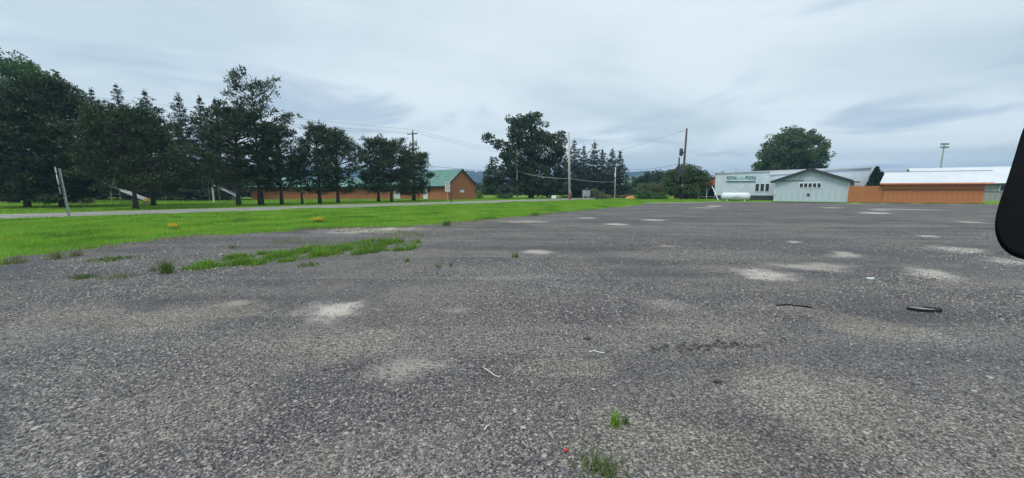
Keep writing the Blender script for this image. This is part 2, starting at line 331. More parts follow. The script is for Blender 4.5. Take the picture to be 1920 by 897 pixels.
# ------------------------------------------------------------------ the setting
def struct(o): o['kind'] = 'structure'; return o
gm = MB(); gm.add([(-1800,-300,0),(1800,-300,0),(1800,1600,0),(-1800,1600,0)], [(0,1,2,3)]); struct(gm.build('lawn_ground', 'lawn'))
edge_px = [(-260,590),(-120,535),(0,494),(60,482),(140,468),(230,456),(320,447),(430,441),(550,432),(640,428),(730,426),(830,420),(900,413),(960,408),(1040,400),(1110,393),(1170,387.5),(1205,384)]
EDGE = [G(*p) for p in edge_px]
def ragged(pts, step, amp, seed):
    rr = random.Random(seed); out = []; ph = [rr.uniform(0, 6.28) for _ in range(4)]; s = 0
    for a, b in zip(pts[:-1], pts[1:]):
        k = max(1, int((b-a).length/step)); nrm = Vector((-(b-a).y, (b-a).x, 0)).normalized()
        for i in range(k):
            p = a.lerp(b, i/k); s += (b-a).length/k
            o = amp*(0.5*math.sin(s*1.3+ph[0])+0.35*math.sin(s*3.1+ph[1])+0.3*math.sin(s*7.7+ph[2])+rr.uniform(-.35, .35))
            out.append(p+nrm*o)
    out.append(pts[-1]); return out
far_edge = [G(1205,381.2), G(1345,379.0), G(1450,379.2), G(1590,382.0), G(1850,383.5), Vector((70, 40.5, 0))]
lot = ragged(EDGE, 0.2, 0.42, 3)+ragged(far_edge, 0.8, 0.22, 5)+[Vector((90,30,0)), Vector((90,-60,0)), Vector((-60,-60,0)), Vector((-60,-8,0))]
lm = MB(); lm.add([(p.x, p.y, 0.004) for p in lot], [tuple(range(len(lot)))]); struct(lm.build('gravel_lot', 'gravel'))
if bpy.data.objects['gravel_lot'].data.polygons[0].normal.z < 0: bpy.data.objects['gravel_lot'].data.flip_normals()
# road: a straight county road crossing behind the verge
ra, rb = Vector((-26.9, 21.1, 0)), Vector((-5.7, 43.4, 0)); rd = (rb-ra).normalized(); rn = Vector((-rd.y, rd.x, 0))
def strip(name, mat, off0, off1, z, s0=-60, s1=75):
    m = MB(); p = ra+rd*s0; q = ra+rd*s1
    m.add([(*(p+rn*off0).xy, z), (*(q+rn*off0).xy, z), (*(q+rn*off1).xy, z), (*(p+rn*off1).xy, z)], [(0,1,2,3)])
    return struct(m.build(name, mat))
strip('road_shoulder', 'shoulder', -0.35, 6.0, 0.006); strip('road', 'asphalt', 0.15, 5.5, 0.010)
strip('road_marking', 'paint', 0.42, 0.56, 0.014); strip('road_marking', 'paint', 2.75, 2.87, 0.014); strip('road_marking', 'paint', 5.1, 5.24, 0.014)
dm = MB(); a, b = G(845, 379.5), G(905, 379.2); dm.add([(a.x, a.y, .005), (b.x, b.y, .005), (b.x+1.5, b.y+7, .005), (a.x+4.5, a.y+6, .005)], [(0,1,2,3)]); struct(dm.build('driveway', 'shoulder'))
# pale edging along the far side of the lot
pe = [Vector((p.x*0.999, p.y-0.9, 0)) for p in far_edge[:5]]; m = MB()
for i in range(4):
    a, b, c, d = pe[i], pe[i+1], far_edge[i+1], far_edge[i]
    m.add([(a.x,a.y,.008),(b.x,b.y,.008),(c.x,c.y,.008),(d.x,d.y,.008)], [(0,1,2,3)])
struct(m.build('gravel_edging', 'shoulder'))
# hills
def hills(name, mat, dist, prof, depth, seed, bump):
    rg = np.random.default_rng(seed); az = np.linspace(R(-75), R(62), 420); rows = 14
    xs = [R(a) for a, _ in prof]; hs = [h for _, h in prof]
    H = np.interp(az, xs, hs); vs = []
    for j in range(rows):
        f = j/(rows-1); prof_h = math.sin(f*math.pi/2)
        for i, a in enumerate(az):
            d = dist+depth*f; z = H[i]*prof_h+(rg.normal()*bump if 0 < j else 0)
            vs.append((math.sin(a)*d, math.cos(a)*d, max(z, -2)))
    n = len(az); fs = [(j*n+i, j*n+i+1, (j+1)*n+i+1, (j+1)*n+i) for j in range(rows-1) for i in range(n-1)]
    me = bpy.data.meshes.new(name); me.from_pydata(vs, [], fs); return struct(link(name, me, mat))
hills('hills', 'hill', 900, [(-75,50),(-45,54),(-30,58),(-20,56),(-8,53),(-4,52),(4,44),(12,42),(15,48),(18,51),(22,42),(28,32),(36,28),(44,21),(62,14)], 300, 1, 1.6)
hills('green_hill', 'near_hill', 520, [(-75,1),(-30,1),(-10,1),(8,3),(13,8),(17.5,25),(20,27),(23,25),(27,20),(31,14),(40,6),(62,2)], 180, 2, 1.3)

# ------------------------------------------------------------------ trees
def branch_tubes(mb, p, q, r0, r1, sag=0.0, n=5):
    p, q = Vector(p), Vector(q); mid = p.lerp(q, 0.5)+Vector((0, 0, sag)); mb.tube([p, mid, q], [r0, (r0+r1)/2, r1], n, False)
def conifer(seed, H, Rr, cb, style, dense=1.0):
    """returns (trunk mesh, crown mesh). style: pine (rounded, clumped), open (tall bare-stemmed pine), spruce (conical), thin"""
    rg = np.random.default_rng(seed); rr = random.Random(seed); tb = MB()
    lean = rr.uniform(-.25, .25); r0 = 0.0150*H+0.05
    tp = [(lean*(i/6)**2+rr.uniform(-.04, .04)*H*.1*(0 < i), rr.uniform(-.03, .03)*H*.1*(0 < i), H*.97*i/6) for i in range(7)]
    tb.tube(tp, [r0*1.35]+[r0*(1-i/6.5) for i in range(1, 7)], 9)
    def stem(z):
        f = max(0, min(5.999, z/(H*.97)*6)); i = int(f); return Vector(tp[i]).lerp(Vector(tp[i+1]), f-i)
    cc = []; dd = []; ll = []; ww = []
    z = cb; step = {'pine': .46, 'open': .55, 'spruce': .50, 'thin': .5}[style]*(H/9)**.5
    while z < H*0.985:
        t = (z-cb)/(H-cb)
        if style == 'spruce': prof = (1-t)**0.98*(0.86+0.24*math.sin(z*4.2)); nb = 6 if t < .6 else 5
        elif style == 'open': prof = math.sin(math.pi*(0.10+0.82*t))**0.8*(0.75+0.5*rr.random()); nb = 5
        elif style == 'thin': prof = math.sin(math.pi*(0.15+0.8*t)); nb = 4
        else: prof = (0.92+0.1*math.sin(math.pi*t*1.2)) if t < .45 else max(0.08, math.cos((t-.45)/.55*math.pi*.47))**.8; nb = 6
        a0 = rr.uniform(0, 6.28)
        for k in range(nb):
            a = a0+k*6.283/nb+rr.uniform(-.35, .35); L = Rr*prof*rr.uniform(.52, 1.22)+(0.04 if style == 'spruce' else 0.15)
            el = {'spruce': -0.28+0.85*t, 'pine': 0.02+0.65*t, 'open': 0.12+.5*t, 'thin': .2+.4*t}[style]+rr.uniform(-.12, .12)
            b = stem(z); d = Vector((math.cos(a)*math.cos(el), math.sin(a)*math.cos(el), math.sin(el)))
            tip = b+d*L+Vector((0, 0, (0.16 if style == 'spruce' else 0.10)*L)); mid = b.lerp(tip, .5)-Vector((0, 0, .07*L))
            tb.tube([b, mid, tip], [0.012+.02*L, .01+.011*L, .006], 4, False)
            if style == 'spruce':
                npad = max(2, int((.6+L*4.6)*dense)); ncard = 12
            else: npad = max(2, int((1.2+L*1.55)*dense)); ncard = 25
            for j in range(npad):
                s = (rr.uniform(.12, 1.0) if style == 'spruce' else rr.uniform(.38, 1.02)**.7); pos = (b.lerp(mid, s*2) if s < .5 else mid.lerp(tip, s*2-1))
                sp = L*(1-s*.75)*(.30 if style == 'spruce' else .34)
                lat = Vector((-math.sin(a), math.cos(a), 0)); pos = pos+lat*rr.gauss(0, sp)+Vector((0, 0, rr.gauss(0, .06 if style == 'spruce' else .13)))
                pr = min(rr.uniform(.14, .28), .05+.14*L) if style == 'spruce' else rr.uniform(.18, .34)
                o = rg.normal(size=(ncard, 3))*pr*np.array([1, 1, .55]) ; cc.append(np.array(pos)+o*.75)
                dv = rg.normal(size=(ncard, 3))*.75+np.array(d)*(.9 if style == 'spruce' else .45)+np.array([0, 0, (-.15 if style == 'spruce' else .55)]); dd.append(dv)
                ll.append(rg.uniform(.20, .40, ncard)*(min(1.1, .5+.4*L) if style == 'spruce' else 1)); ww.append(rg.uniform(.06, .12, ncard))
        z += step*rr.uniform(.75, 1.25)*(1.15-.35*t)
    nt_ = 14; top = np.array(stem(H*.97)); cc.append(top+rg.normal(size=(nt_, 3))*np.array([.08, .08, .25])); dd.append(rg.normal(size=(nt_, 3))*.5+[0, 0, 1]); ll.append(np.full(nt_, .35)); ww.append(np.full(nt_, .08))
    return tb.mesh('trunk', True), leaves('crown', np.concatenate(cc), np.concatenate(dd), np.concatenate(ll), np.concatenate(ww), rg)
def put_tree(name, label, cat, loc, meshes, cmat, tmat='bark', rz=0, sc=1.0, group=None):
    t = thing(name, label, cat, loc, rz, group); t.scale = (sc, sc, sc) if isinstance(sc, (int, float)) else sc
    for nm, me, mt in (('trunk', meshes[0], tmat), ('crown', meshes[1], cmat)):
        if me is not None: link(nm, me, mt, t)
    return t
def px_tree(px, base_py, top_py, hw_px, Y=None):
    p = G(px, base_py) if Y is None else Vector((At(px, 355, Y).x, Y, 0))
    q = At(px, top_py, p.y); return Vector((p.x, p.y, 0)), q.z, hw_px/F*(p.y*.993)
RG = 'roadside pine row'
pines = [ # px, base py, top py, half width px, crown base (m), style, dense, label, seed
 (52,389,176,92,.7,'pine',1.5,'broad dark pine at the left picture edge, left of the route marker post',11),
 (118,389,162,80,.8,'pine',1.5,'broad dark pine directly behind the leaning route marker post',12),
 (255,392,220,82,1.7,'pine',1.5,'full round pine whose trunk stands in front of the sloping grey panel shelter',13),
 (288,386,232,64,1.9,'pine',1.35,'smaller pine right of the sloping grey panel shelter',14),
 (448,386,218,66,2.0,'pine',1.3,'dense pine beside the low end of the white-edged shelter roof',15),
 (490,385,152,58,2.0,'open',.95,'tallest pine of the roadside row, open crown with sky showing through',16),
 (529,384,246,40,1.5,'pine',1.0,'pine just right of the tallest roadside pine',17),
 (567,383,298,24,2.6,'thin',.9,'thin spindly pine with the narrowest crown in the row',18),
 (600,382,242,42,1.4,'pine',1.05,'pointed pine right of the thin spindly one',19),
 (634,381,256,46,1.4,'pine',1.05,'broad pine with a thick trunk at the middle of the brown shed',20),
 (710,379,266,39,1.4,'pine',1.1,'pine left of the first white door of the brown shed',21),
 (734,379,274,46,1.4,'pine',1.1,'pine trunk close against the first white door of the brown shed',22),
 (775,377,292,34,1.1,'pine',1.15,'last and lowest pine of the row, beside the green-roofed barn',23)]
for px, bp_, tp_, hw, cb, st, dn, lab, sd in pines:
    loc, H, Rr = px_tree(px, bp_, tp_, hw)
    put_tree('pine_tree', lab, 'pine tree', loc, conifer(sd, H, Rr, cb, st, dn), 'pine', group=RG)
spr = [(10,96,62,80,'spruce tip showing above the maple at the left picture edge'),(140,138,60,84,'spruce with a ragged dark tip right of the maple crown'),
 (193,165,60,74,'small spruce tip between the ragged and the upswept spruces'),(242,157,62,80,'spruce with upswept arms above the full round pine'),(291,168,60,80,'spruce right of the upswept one, tip against the sky'),
 (352,173,58,80,'dense spruce left of the tall open pine, highest of its three'),(387,180,60,72,'spruce between two others left of the tall open pine'),(418,184,57,70,'spruce nearest to the tall open pine')]
for i, (px, tp_, Y, hw, lab) in enumerate(spr):
    loc, H, Rr = px_tree(px, 0, tp_, hw, Y)
    put_tree('spruce_tree', lab, 'spruce tree', loc, conifer(40+i, H, Rr, 0.3, 'spruce', .85), 'spruce', group='spruces behind the roadside pines')
gro = [(1076,262,74,42),(1093,272,78,40),(1111,267,75,42),(1128,280,79,38),(1146,280,76,38),(1161,284,73,36)]
glab = ['spruce at the left end of the grove, half behind the tall bare pole','second spruce from the left in the grove right of the bare pole','third spruce from the left in the grove right of the bare pole',
        'third spruce from the right in the grove beside the short pole','spruce next to the last in the grove, behind the short pole','last spruce on the right of the grove, right of the short pole']
for i, (px, tp_, Y, hw) in enumerate(gro):
    loc, H, Rr = px_tree(px, 0, tp_, hw, Y)
    put_tree('spruce_tree', glab[i], 'spruce tree', loc, conifer(60+i, H, Rr, .4, 'spruce', .9), 'spruce', group='spruce grove')
def broadleaf(seed, lobes, trunk_h, trunk_r, nclump, nleaf, lsize, crad, stems=1):
    """lobes: (x, y, z, rx, ry, rz) in metres; leaf clumps fill the lobes unevenly, limbs run from the trunk to clumps"""
    rg = np.random.default_rng(seed); rr = random.Random(seed); tb = MB(); cc = []; dd = []
    zt = max(l[2] for l in lobes); vol = [l[3]*l[4]*l[5] for l in lobes]; cl = []
    for l, v in zip(lobes, vol):
        k = max(4, int(nclump*v**.75/sum(u**.75 for u in vol)))
        for _ in range(k):
            d = Vector((rr.gauss(0, 1), rr.gauss(0, 1), rr.gauss(0, 1))).normalized(); s = rr.uniform(.35, 1.0)**.55
            cl.append(Vector((l[0]+d.x*l[3]*s, l[1]+d.y*l[4]*s, max(.25, l[2]+d.z*l[5]*s))))
    for sidx in range(stems):
        ox, oy = (0, 0) if stems == 1 else (rr.uniform(-.5, .5), rr.uniform(-.5, .5))
        if trunk_h > 0: tb.tube([(ox, oy, 0), (ox*1.1+.04, oy, trunk_h*.5), (ox*1.3, oy+.05, trunk_h), (ox*1.5, oy, zt)], [trunk_r*1.3, trunk_r, trunk_r*.8, trunk_r*.25], 9)
    for p in cl:
        if rr.random() < .30 and trunk_h > 0:
            z0 = min(p.z*.75, zt*.8)*rr.uniform(.6, .95)
            branch_tubes(tb, (0, 0, max(trunk_h*.6, z0)), p, trunk_r*.30, .015, rr.uniform(-.2, .3))
        r = crad*rr.uniform(.6, 1.25); o = rg.normal(size=(nleaf, 3)); o = unit(o)*(rg.uniform(.25, 1, (nleaf, 1))**.5)*r*np.array([1, 1, .62])
        cc.append(np.array(p)+o); dd.append(unit(o)+rg.normal(size=(nleaf, 3))*.7+[0, 0, -.1])
    c = np.concatenate(cc); d = np.concatenate(dd); c[:, 2] = np.maximum(c[:, 2], .12); n = len(c)
    return (tb.mesh('trunk', True) if tb.v else None), leaves('crown', c, d, rg.uniform(.7, 1.3, n)*lsize, rg.uniform(.5, .8, n)*lsize, rg)
def lobes_px(base, Y, L):      # lobes given as photo (px, py, half width, half height) at depth Y -> local metres
    out = []; k = Y/F*.985
    for px, py, hw, hh in L:
        p = At(px, py, Y); out.append((p.x-base.x, random.uniform(-.15, .15)*hw*k, p.z, hw*k, hw*k*.85, hh*k))
    return out
Yo = 70; bo = Vector((At(996, 355, Yo).x, Yo, 0))
oak = lobes_px(bo, Yo, [(985,252,34,26),(1002,230,22,18),(958,236,15,15),(980,225,16,12),(918,262,14,10),(938,272,14,12),(955,290,16,12),(975,300,42,34),(1020,280,34,34),(1048,268,16,26),(925,330,20,34),(950,340,24,26),(1010,330,44,36),(1045,320,24,44),(918,348,12,20),(985,350,30,16),(1035,355,26,14)])
put_tree('oak_tree', 'huge spreading broadleaf tree with a low overhanging limb, right of the green-roofed barn', 'tree', bo, broadleaf(5, oak, 4.5, .42, 620, 66, .32, .68), 'oak')
Ym = 46; bm_ = Vector((At(22, 355, Ym).x, Ym, 0))
put_tree('maple_tree', 'bright green rounded maple rising behind pines at the left picture edge', 'tree', bm_, broadleaf(6, lobes_px(bm_, Ym, [(-30,140,70,55),(20,160,60,48),(70,165,42,38),(105,180,34,34),(20,230,80,50),(-60,220,60,70)]), 5, .38, 480, 64, .26, .75), 'maple')
Yb = 92; bb = Vector((At(1482, 355, Yb).x, Yb, 0))
put_tree('maple_tree', 'large domed tree rising behind the white pool building', 'tree', bb, broadleaf(8, lobes_px(bb, Yb, [(1482,285,55,40),(1455,300,38,34),(1515,290,34,36),(1490,262,34,24),(1470,320,50,24),(1425,312,14,10),(1520,320,28,22)]), 5, .4, 620, 66, .36, .85), 'bush')
Yr = 63; br = Vector((At(1287, 355, Yr).x, Yr, 0))
put_tree('round_tree', 'dense low tree behind the dark utility pole with transformer', 'tree', br, broadleaf(9, lobes_px(br, Yr, [(1287,335,38,24),(1265,345,22,22),(1308,340,22,26),(1285,355,40,16),(1290,320,22,12)]), 1.2, .16, 330, 60, .22, .5), 'bush')
Yd = 95; bd_ = Vector((At(1222, 355, Yd).x, Yd, 0))
put_tree('round_tree', 'dark rounded tree left of the utility pole with transformer, hill behind', 'tree', bd_, broadleaf(10, lobes_px(bd_, Yd, [(1222,338,32,18),(1205,346,20,14),(1240,340,20,18),(1222,352,30,10)]), 1.2, .2, 260, 56, .30, .7), 'cedar')
def shrub(name, label, cat, px, Y, L, mat, seed, nc=40, nl=40, ls=.16, cr=.35, group=None):
    b = Vector((At(px, 355, Y).x, Y, 0))
    return put_tree(name, label, cat, b, broadleaf(seed, lobes_px(b, Y, L), 0.5, .05, nc, nl, ls, cr, 1), mat, group=group)
shrub('hedge', 'clipped green hedge left of the dark utility pole', 'hedge', 1222, 62.5, [(1203,367,13,9),(1222,368,13,8),(1241,368,12,8)], 'hedge', 71, 150, 50, .13, .3)
shrub('shrub', 'olive grey scrub bush right of the grey service board', 'shrub', 1122, 64, [(1113,362,8,9),(1124,367,12,7),(1136,370,10,4)], 'olive', 72, 60, 45, .16, .35)
shrub('shrub', 'low pale green bush in front of the huge broadleaf tree', 'shrub', 946, 66, [(940,368,12,5),(954,368,8,5)], 'bush', 73, 40, 40, .16, .3)
shrub('shrub', 'bright lime bush at the right corner of the barn', 'shrub', 898, 66, [(897,366,5,7),(901,370,5,4)], 'lime', 74, 22, 36, .16, .28)
shrub('shrub', 'small pale scrub between the short pole and the hedge', 'shrub', 1164, 70, [(1158,371,8,4),(1174,369,9,5)], 'olive', 75, 34, 36, .16, .3)
shrub('shrub', 'pale leafy bush standing above the hedge', 'shrub', 1228, 66, [(1205,353,12,9),(1228,352,16,10),(1246,350,8,9)], 'olive', 76, 70, 45, .18, .42)
shrub('shrub', 'lime green bush glowing in the gap under the leftmost pines', 'shrub', 92, 44, [(92,382,10,4),(99,384,7,3)], 'lime', 77, 24, 40, .15, .25)
shrub('shrub', 'pale scrub under the pine right of the route marker post', 'shrub', 153, 44, [(142,379,9,6),(162,379,10,6)], 'olive', 78, 36, 36, .15, .3)
def cedar(label, px, Y, top, hw, seed):
    loc, H, Rr = px_tree(px, 0, top, hw, Y); rg = np.random.default_rng(seed); n = int(5200*H/4)
    t = rg.uniform(0, 1, n)**1.15; a = rg.uniform(0, 6.283, n); prof = np.where(t < .3, .75+.83*t, np.maximum(1-((t-.3)/.72)**1.6, 0.02)); r = Rr*prof*rg.uniform(.45, 1.05, n)**.5*(1+.12*np.sin(a*5+t*20))
    c = np.stack([np.cos(a)*r, np.sin(a)*r, .15+t*(H-.35)], 1); d = np.stack([np.cos(a)*.5, np.sin(a)*.5, np.full(n, .9)], 1)+rg.normal(size=(n, 3))*.35
    tb = MB(); tb.tube([(0,0,0), (0,0,H*.85)], [.12, .03], 7)
    return put_tree('cedar_tree', label, 'cedar tree', loc, (tb.mesh('trunk'), leaves('crown', c, d, rg.uniform(.15, .3, n), rg.uniform(.06, .12, n), rg)), 'cedar', group='cedars behind the orange fence')
cedar('tall pointed cedar behind the orange board fence', 1640, 51, 312, 12.5, 81)
cedar('shorter cedar right of the tall pointed one', 1650, 52, 322, 7, 82)
cedar('slim cedar tip at the left end of the white-roofed orange building', 1659, 53, 328, 5, 83)

def treeline(label, pts, h, n, seed, mat):
    rg = np.random.default_rng(seed); seg = rg.integers(0, len(pts)-1, n); u = rg.uniform(0, 1, n); A = np.array([(p[0], p[1]) for p in pts])
    P = A[seg]+(A[seg+1]-A[seg])*u[:, None]+rg.normal(0, 2.0, (n, 2)); s = np.cumsum(np.r_[0, np.hypot(*(A[1:]-A[:-1]).T)])[seg]+u*np.hypot(*(A[seg+1]-A[seg]).T)
    top = h*(.72+.22*np.sin(s*.21+1)+.13*np.sin(s*.53)+.1*np.sin(s*1.3)); z = top*rg.uniform(0.02, 1, n)**.8
    c = np.stack([P[:, 0], P[:, 1], z], 1); return tag(link('treeline', leaves('treeline', c, rg.normal(size=(n, 3))+[0, 0, .4], rg.uniform(.5, 1.0, n), rg.uniform(.35, .6, n), rg), mat), label, 'woods', kind='stuff')
treeline('dark distant hedgerow closing the view behind the huge broadleaf tree', [(-16, 118), (0, 112), (22, 112), (44, 122), (60, 128)], 3.0, 20000, 91, 'oak')
treeline('dark undergrowth closing the view behind the spruces at left', [(-120, 74), (-90, 80), (-62, 82), (-42, 84)], 6.5, 30000, 92, 'spruce')
# ------------------------------------------------------------------ buildings
def board_wall(parent, name, x0, x1, y, ztop, mat, bw, th=.03, z0=0.0, gap=.008, axis='x', seed=0, jit=.004):
    """vertical boards side by side, proud of y by th; ztop is a function of the position along the wall; alike boards share a mesh"""
    rr = random.Random(seed); n = max(1, round((x1-x0)/bw)); b = (x1-x0)/n; cache = {}
    for i in range(n):
        a = x0+i*b+gap/2; c = a+b-gap; za, zc = ztop(a), ztop(c); zm = ztop((a+c)/2)
        key = (round(za, 3), round(zc, 3))
        if key not in cache:
            mb = MB()
            if zm > max(za, zc)+.01: poly = [(0, z0), (c-a, z0), (c-a, zc), ((c-a)/2, zm), (0, za)]
            else: poly = [(0, z0), (c-a, z0), (c-a, zc), (0, za)]
            mb.prism(poly, -th, 0); cache[key] = mb.mesh(name)
        o = link(name, cache[key], mat, parent)
        off = rr.uniform(-jit, jit)
        if axis == 'x': o.location = (a, y+off, 0)
        else: o.location = (y+off, -a, 0); o.rotation_euler = (0, 0, R(-90))
def window(parent, x0, x1, z0, z1, y, panes=1, fw=.07, name='window', frame='white'):
    f = MB(); f.box(x0-fw, x1+fw, y-.05, y, z1, z1+fw).box(x0-fw, x1+fw, y-.05, y, z0-fw, z0).box(x0-fw, x0, y-.05, y, z0, z1).box(x1, x1+fw, y-.05, y, z0, z1)
    wn = f.build(name, frame, parent)
    MB().box(x0, x1, y-.02, y-.008, z0, z1).build('pane', 'glass', wn)
    return wn
def frame_from(px0, d0, px1, d1):
    a = At(px0, 355, d0); b = At(px1, 355, d1); a.z = b.z = 0; v = b-a; return a, math.atan2(v.y, v.x), v.length

# --- gabled brown barn with green roof (gable end is its front)
a, rz, Wd = frame_from(838.5, 60.3, 891, 64.0)
t = thing('barn', 'brown board barn with green metal roof, gable end towards the road', 'barn', a, rz)
ev, pk, D = 2.28, 4.55, 12.0
gab = lambda x: ev+(pk-ev)*(1-abs(x-Wd/2)/(Wd/2))
MB().prism([(.03,0),(Wd-.03,0),(Wd-.03,ev-.05),(Wd/2,pk-.08),(.03,ev-.05)], 0.0, D).build('wall_core', 'brown_dark', t)
board_wall(t, 'board', 0, Wd, 0, lambda x: gab(x)-.04, 'brown', .3)
board_wall(t, 'board', -D, -0.03, .03, lambda x: ev-.03, 'brown', .3, axis='y')
rf = MB(); ov = .35; sl = (pk-ev)/(Wd/2)
rf.slab((-ov, -ov, ev-ov*sl+.06), (Wd/2, -ov, pk+.06), (Wd/2, D+.3, pk+.06), (-ov, D+.3, ev-ov*sl+.06), .06)
rf.slab((Wd/2, -ov, pk+.06), (Wd+ov, -ov, ev-ov*sl+.06), (Wd+ov, D+.3, ev-ov*sl+.06), (Wd/2, D+.3, pk+.06), .06)
r_ = rf.build('roof', 'green_roof', t)
rb_ = MB()
for k in range(25):
    y = -ov+.02+k*(D+.6)/25
    for sgn in (-1, 1):
        rb_.bar((Wd/2+sgn*.02, y, pk+.075), (Wd/2+sgn*(Wd/2+ov), y, ev-ov*sl+.075), .03, .03)
rb_.build('roof_rib', 'green_roof', r_)
fs_ = MB()
for sgn in (-1, 1): fs_.bar((Wd/2, -ov-.015, pk-.06), (Wd/2+sgn*(Wd/2+ov), -ov-.015, ev-ov*sl-.06), .025, .16, (0,0,1))
fs_.bar((-ov-.015, -ov, ev-ov*sl-.07), (-ov-.015, D+.3, ev-ov*sl-.07), .03, .16)
fs_.build('fascia', 'dark_trim', r_)
s_ = MB().box(Wd/2-.30, Wd/2+.42, -.065, -.036, 1.08, 1.42).build('wall_sign', 'sign_white', t)
MB().box(Wd/2-.22, Wd/2+.40, -.064, -.037, 1.45, 1.62).build('sign_topper', 'blue', s_)
MB().box(Wd/2+.02, Wd/2+.11, -.072, -.066, 1.13, 1.28).build('sign_mark', 'blue', s_)
d_ = MB().box(-.06, -.03, 5.3, 6.5, 0.02, 2.1).build('door', 'white', t); MB().box(-.085, -.061, 6.28, 6.36, .95, 1.05).build('door_handle', 'dark_trim', d_)
MB().box(-.075, -.035, 5.2, 5.3, 0, 2.15).build('door_trim', 'white', t)
# --- long brown shed behind the pines
a, rz, Wd = frame_from(470, 62, 792, 66)
t = thing('long_shed', 'long low brown board shed with green roof, seen behind the pine trunks', 'shed', a, rz)
ev, pk, D = 2.0, 3.4, 6.0
MB().prism([(.03,0),(Wd-.03,0),(Wd-.03,ev-.05),(.03,ev-.05)], 0, D).build('wall_core', 'brown_dark', t)
x = 0; doors = []
for px in (744, 791):
    r = ray(px, 355); aa = a; dv = Vector((math.cos(rz), math.sin(rz)));  # where the view line meets the wall line
    k = (r.x*aa.y-r.y*aa.x)/(r.y*dv.x-r.x*dv.y); doors.append(k)
segs = [(0, doors[0]-.55), (doors[0]+.55, doors[1]-.6)]
for i, (p, q) in enumerate(segs): board_wall(t, 'board', p, q, 0, lambda x: ev-.06, 'brown', .36, seed=i)
for k in doors:
    if k < Wd-.2:
        d_ = MB().box(k-.5, min(k+.5, Wd), -.05, -.004, .03, ev-.08).build('door', 'white', t); MB().box(k+.33, k+.40, -.09, -.051, .95, 1.05).build('door_handle', 'dark_trim', d_)
rf = MB().slab((-.4, -.4, ev-.1), (Wd+.3, -.4, ev-.1), (Wd+.3, D/2, pk), (-.4, D/2, pk), .06).slab((-.4, D/2, pk), (Wd+.3, D/2, pk), (Wd+.3, D+.4, ev-.1), (-.4, D+.4, ev-.1), .06)
r_ = rf.build('roof', 'green_roof', t); MB().box(-.4, Wd+.3, -.43, -.405, ev-.24, ev-.09).build('fascia', 'dark_trim', r_)

# --- white pool building
a, rz, Wd = frame_from(1340, 60, 1630, 52)
t = thing('pool_building', 'long white flat-fronted building carrying the pools sign', 'building', a, rz)
hl, hr, D = 3.83, 4.30, 11
top = lambda x: hl+(hr-hl)*x/Wd
MB().prism([(0,0),(Wd,0),(Wd,hr),(0,hl)], 0, D).build('wall', 'white_wall', t)
MB().prism([(-.12,hl+.002),(Wd+.12,hr+.002),(Wd+.12,hr+.10),(-.12,hl+.10)], -.12, D+.1).build('roof', 'white_roof', t)
MB().prism([(-.02,hl-.20),(6.6,top(6.6)-.20),(6.6,top(6.6)-.03),(-.02,hl-.03)], -.035, -.002).build('parapet_band', 'pale_wall', t)
MB().prism([(6.7,top(6.7)-.5),(Wd,top(Wd)-.10),(Wd,top(Wd)-.03),(6.7,top(6.7)-.03)], -.14, -.004).build('roof_edge', 'white_roof', t)
MB().prism([(11.2,hr-.42),(Wd,hr-.12),(Wd,hr-.04),(11.2,hr-.34)], -.17, -.143).build('gutter', 'grey_metal', t)
MB().box(0.02, 8.2, -.045, -.003, 0, .68).build('base_board', 'dark_trim', t)
for k in range(3): window(t, 5.15+k*.60, 5.56+k*.60, 1.28, 2.30, -.004, fw=.05)
MB().box(4.86, 4.93, -.05, -.004, .7, 2.42).build('downpipe', 'white', t)
MB().tube([(2.6, .5, hl), (2.6, .5, hl+.75)], .04, 7).build('vent_pipe', 'galv', t)
MB().tube([(.9, .6, hl+.05), (.9, .6, hl+.28)], .22, 9).build('roof_vent', 'dark_trim', t)
# the sign on its front is screwed to the wall
sg = MB().box(1.50, 5.05, -.115, -.05, 2.72, 3.52).build('sign_board', 'sign_teal', t)
MB().box(1.44, 5.11, -.13, -.05, 2.64, 2.715).build('sign_ledge', 'letter_teal', sg)
text_mesh('lettering', 'ROYAL', .64, 'letter_teal', sg, (2.16, -.12, 3.13), (R(90), 0, 0), bold=.028, sx=.64)
text_mesh('lettering', 'Fiberglass', .42, 'letter_faded', sg, (3.32, -.12, 3.10), (R(90), 0, 0), shear=.35, bold=.01, sx=.62)
text_mesh('lettering', 'POOLS', .64, 'letter_teal', sg, (4.46, -.12, 3.13), (R(90), 0, 0), bold=.028, sx=.64)
# --- gabled metal shed in front of it
a, rz, Wd = frame_from(1453, 54.0, 1591, 48.6)
t = thing('gable_shed', 'pale blue metal shed with dark gable trim and a row of five small windows', 'shed', a, rz)
ev, pk, D = 2.62, 4.02, 5.2
gab = lambda x: ev+(pk-ev)*(1-abs(x-Wd/2)/(Wd/2))
MB().prism([(.03,0),(Wd-.03,0),(Wd-.03,ev-.05),(Wd/2,pk-.08),(.03,ev-.05)], 0.0, D).build('wall_core', 'pale_wall', t)
board_wall(t, 'siding_panel', 0, Wd, 0, lambda x: min(gab(x)-.06, ev+.02), 'pale_wall', .62, th=.03, gap=.012, seed=4)
def upper(x): return gab(x)-.08
rr4 = random.Random(4); n = 24
for i in range(n):
    x0 = i*Wd/n+.012; x1 = (i+1)*Wd/n-.004
    if min(upper(x0), upper(x1)) < ev+.08: continue
    xm = (x0+x1)/2
    MB().prism([(x0, ev+.035), (x1, ev+.035), (x1, upper(x1)), (xm, max(upper(x0), upper(x1)) if abs(xm-Wd/2) < .2 else (upper(x0)+upper(x1))/2), (x0, upper(x0))], -.05-rr4.uniform(0, .008), -.001).build('gable_board', 'pale_wall', t)
sl = (pk-ev)/(Wd/2); ov = .42
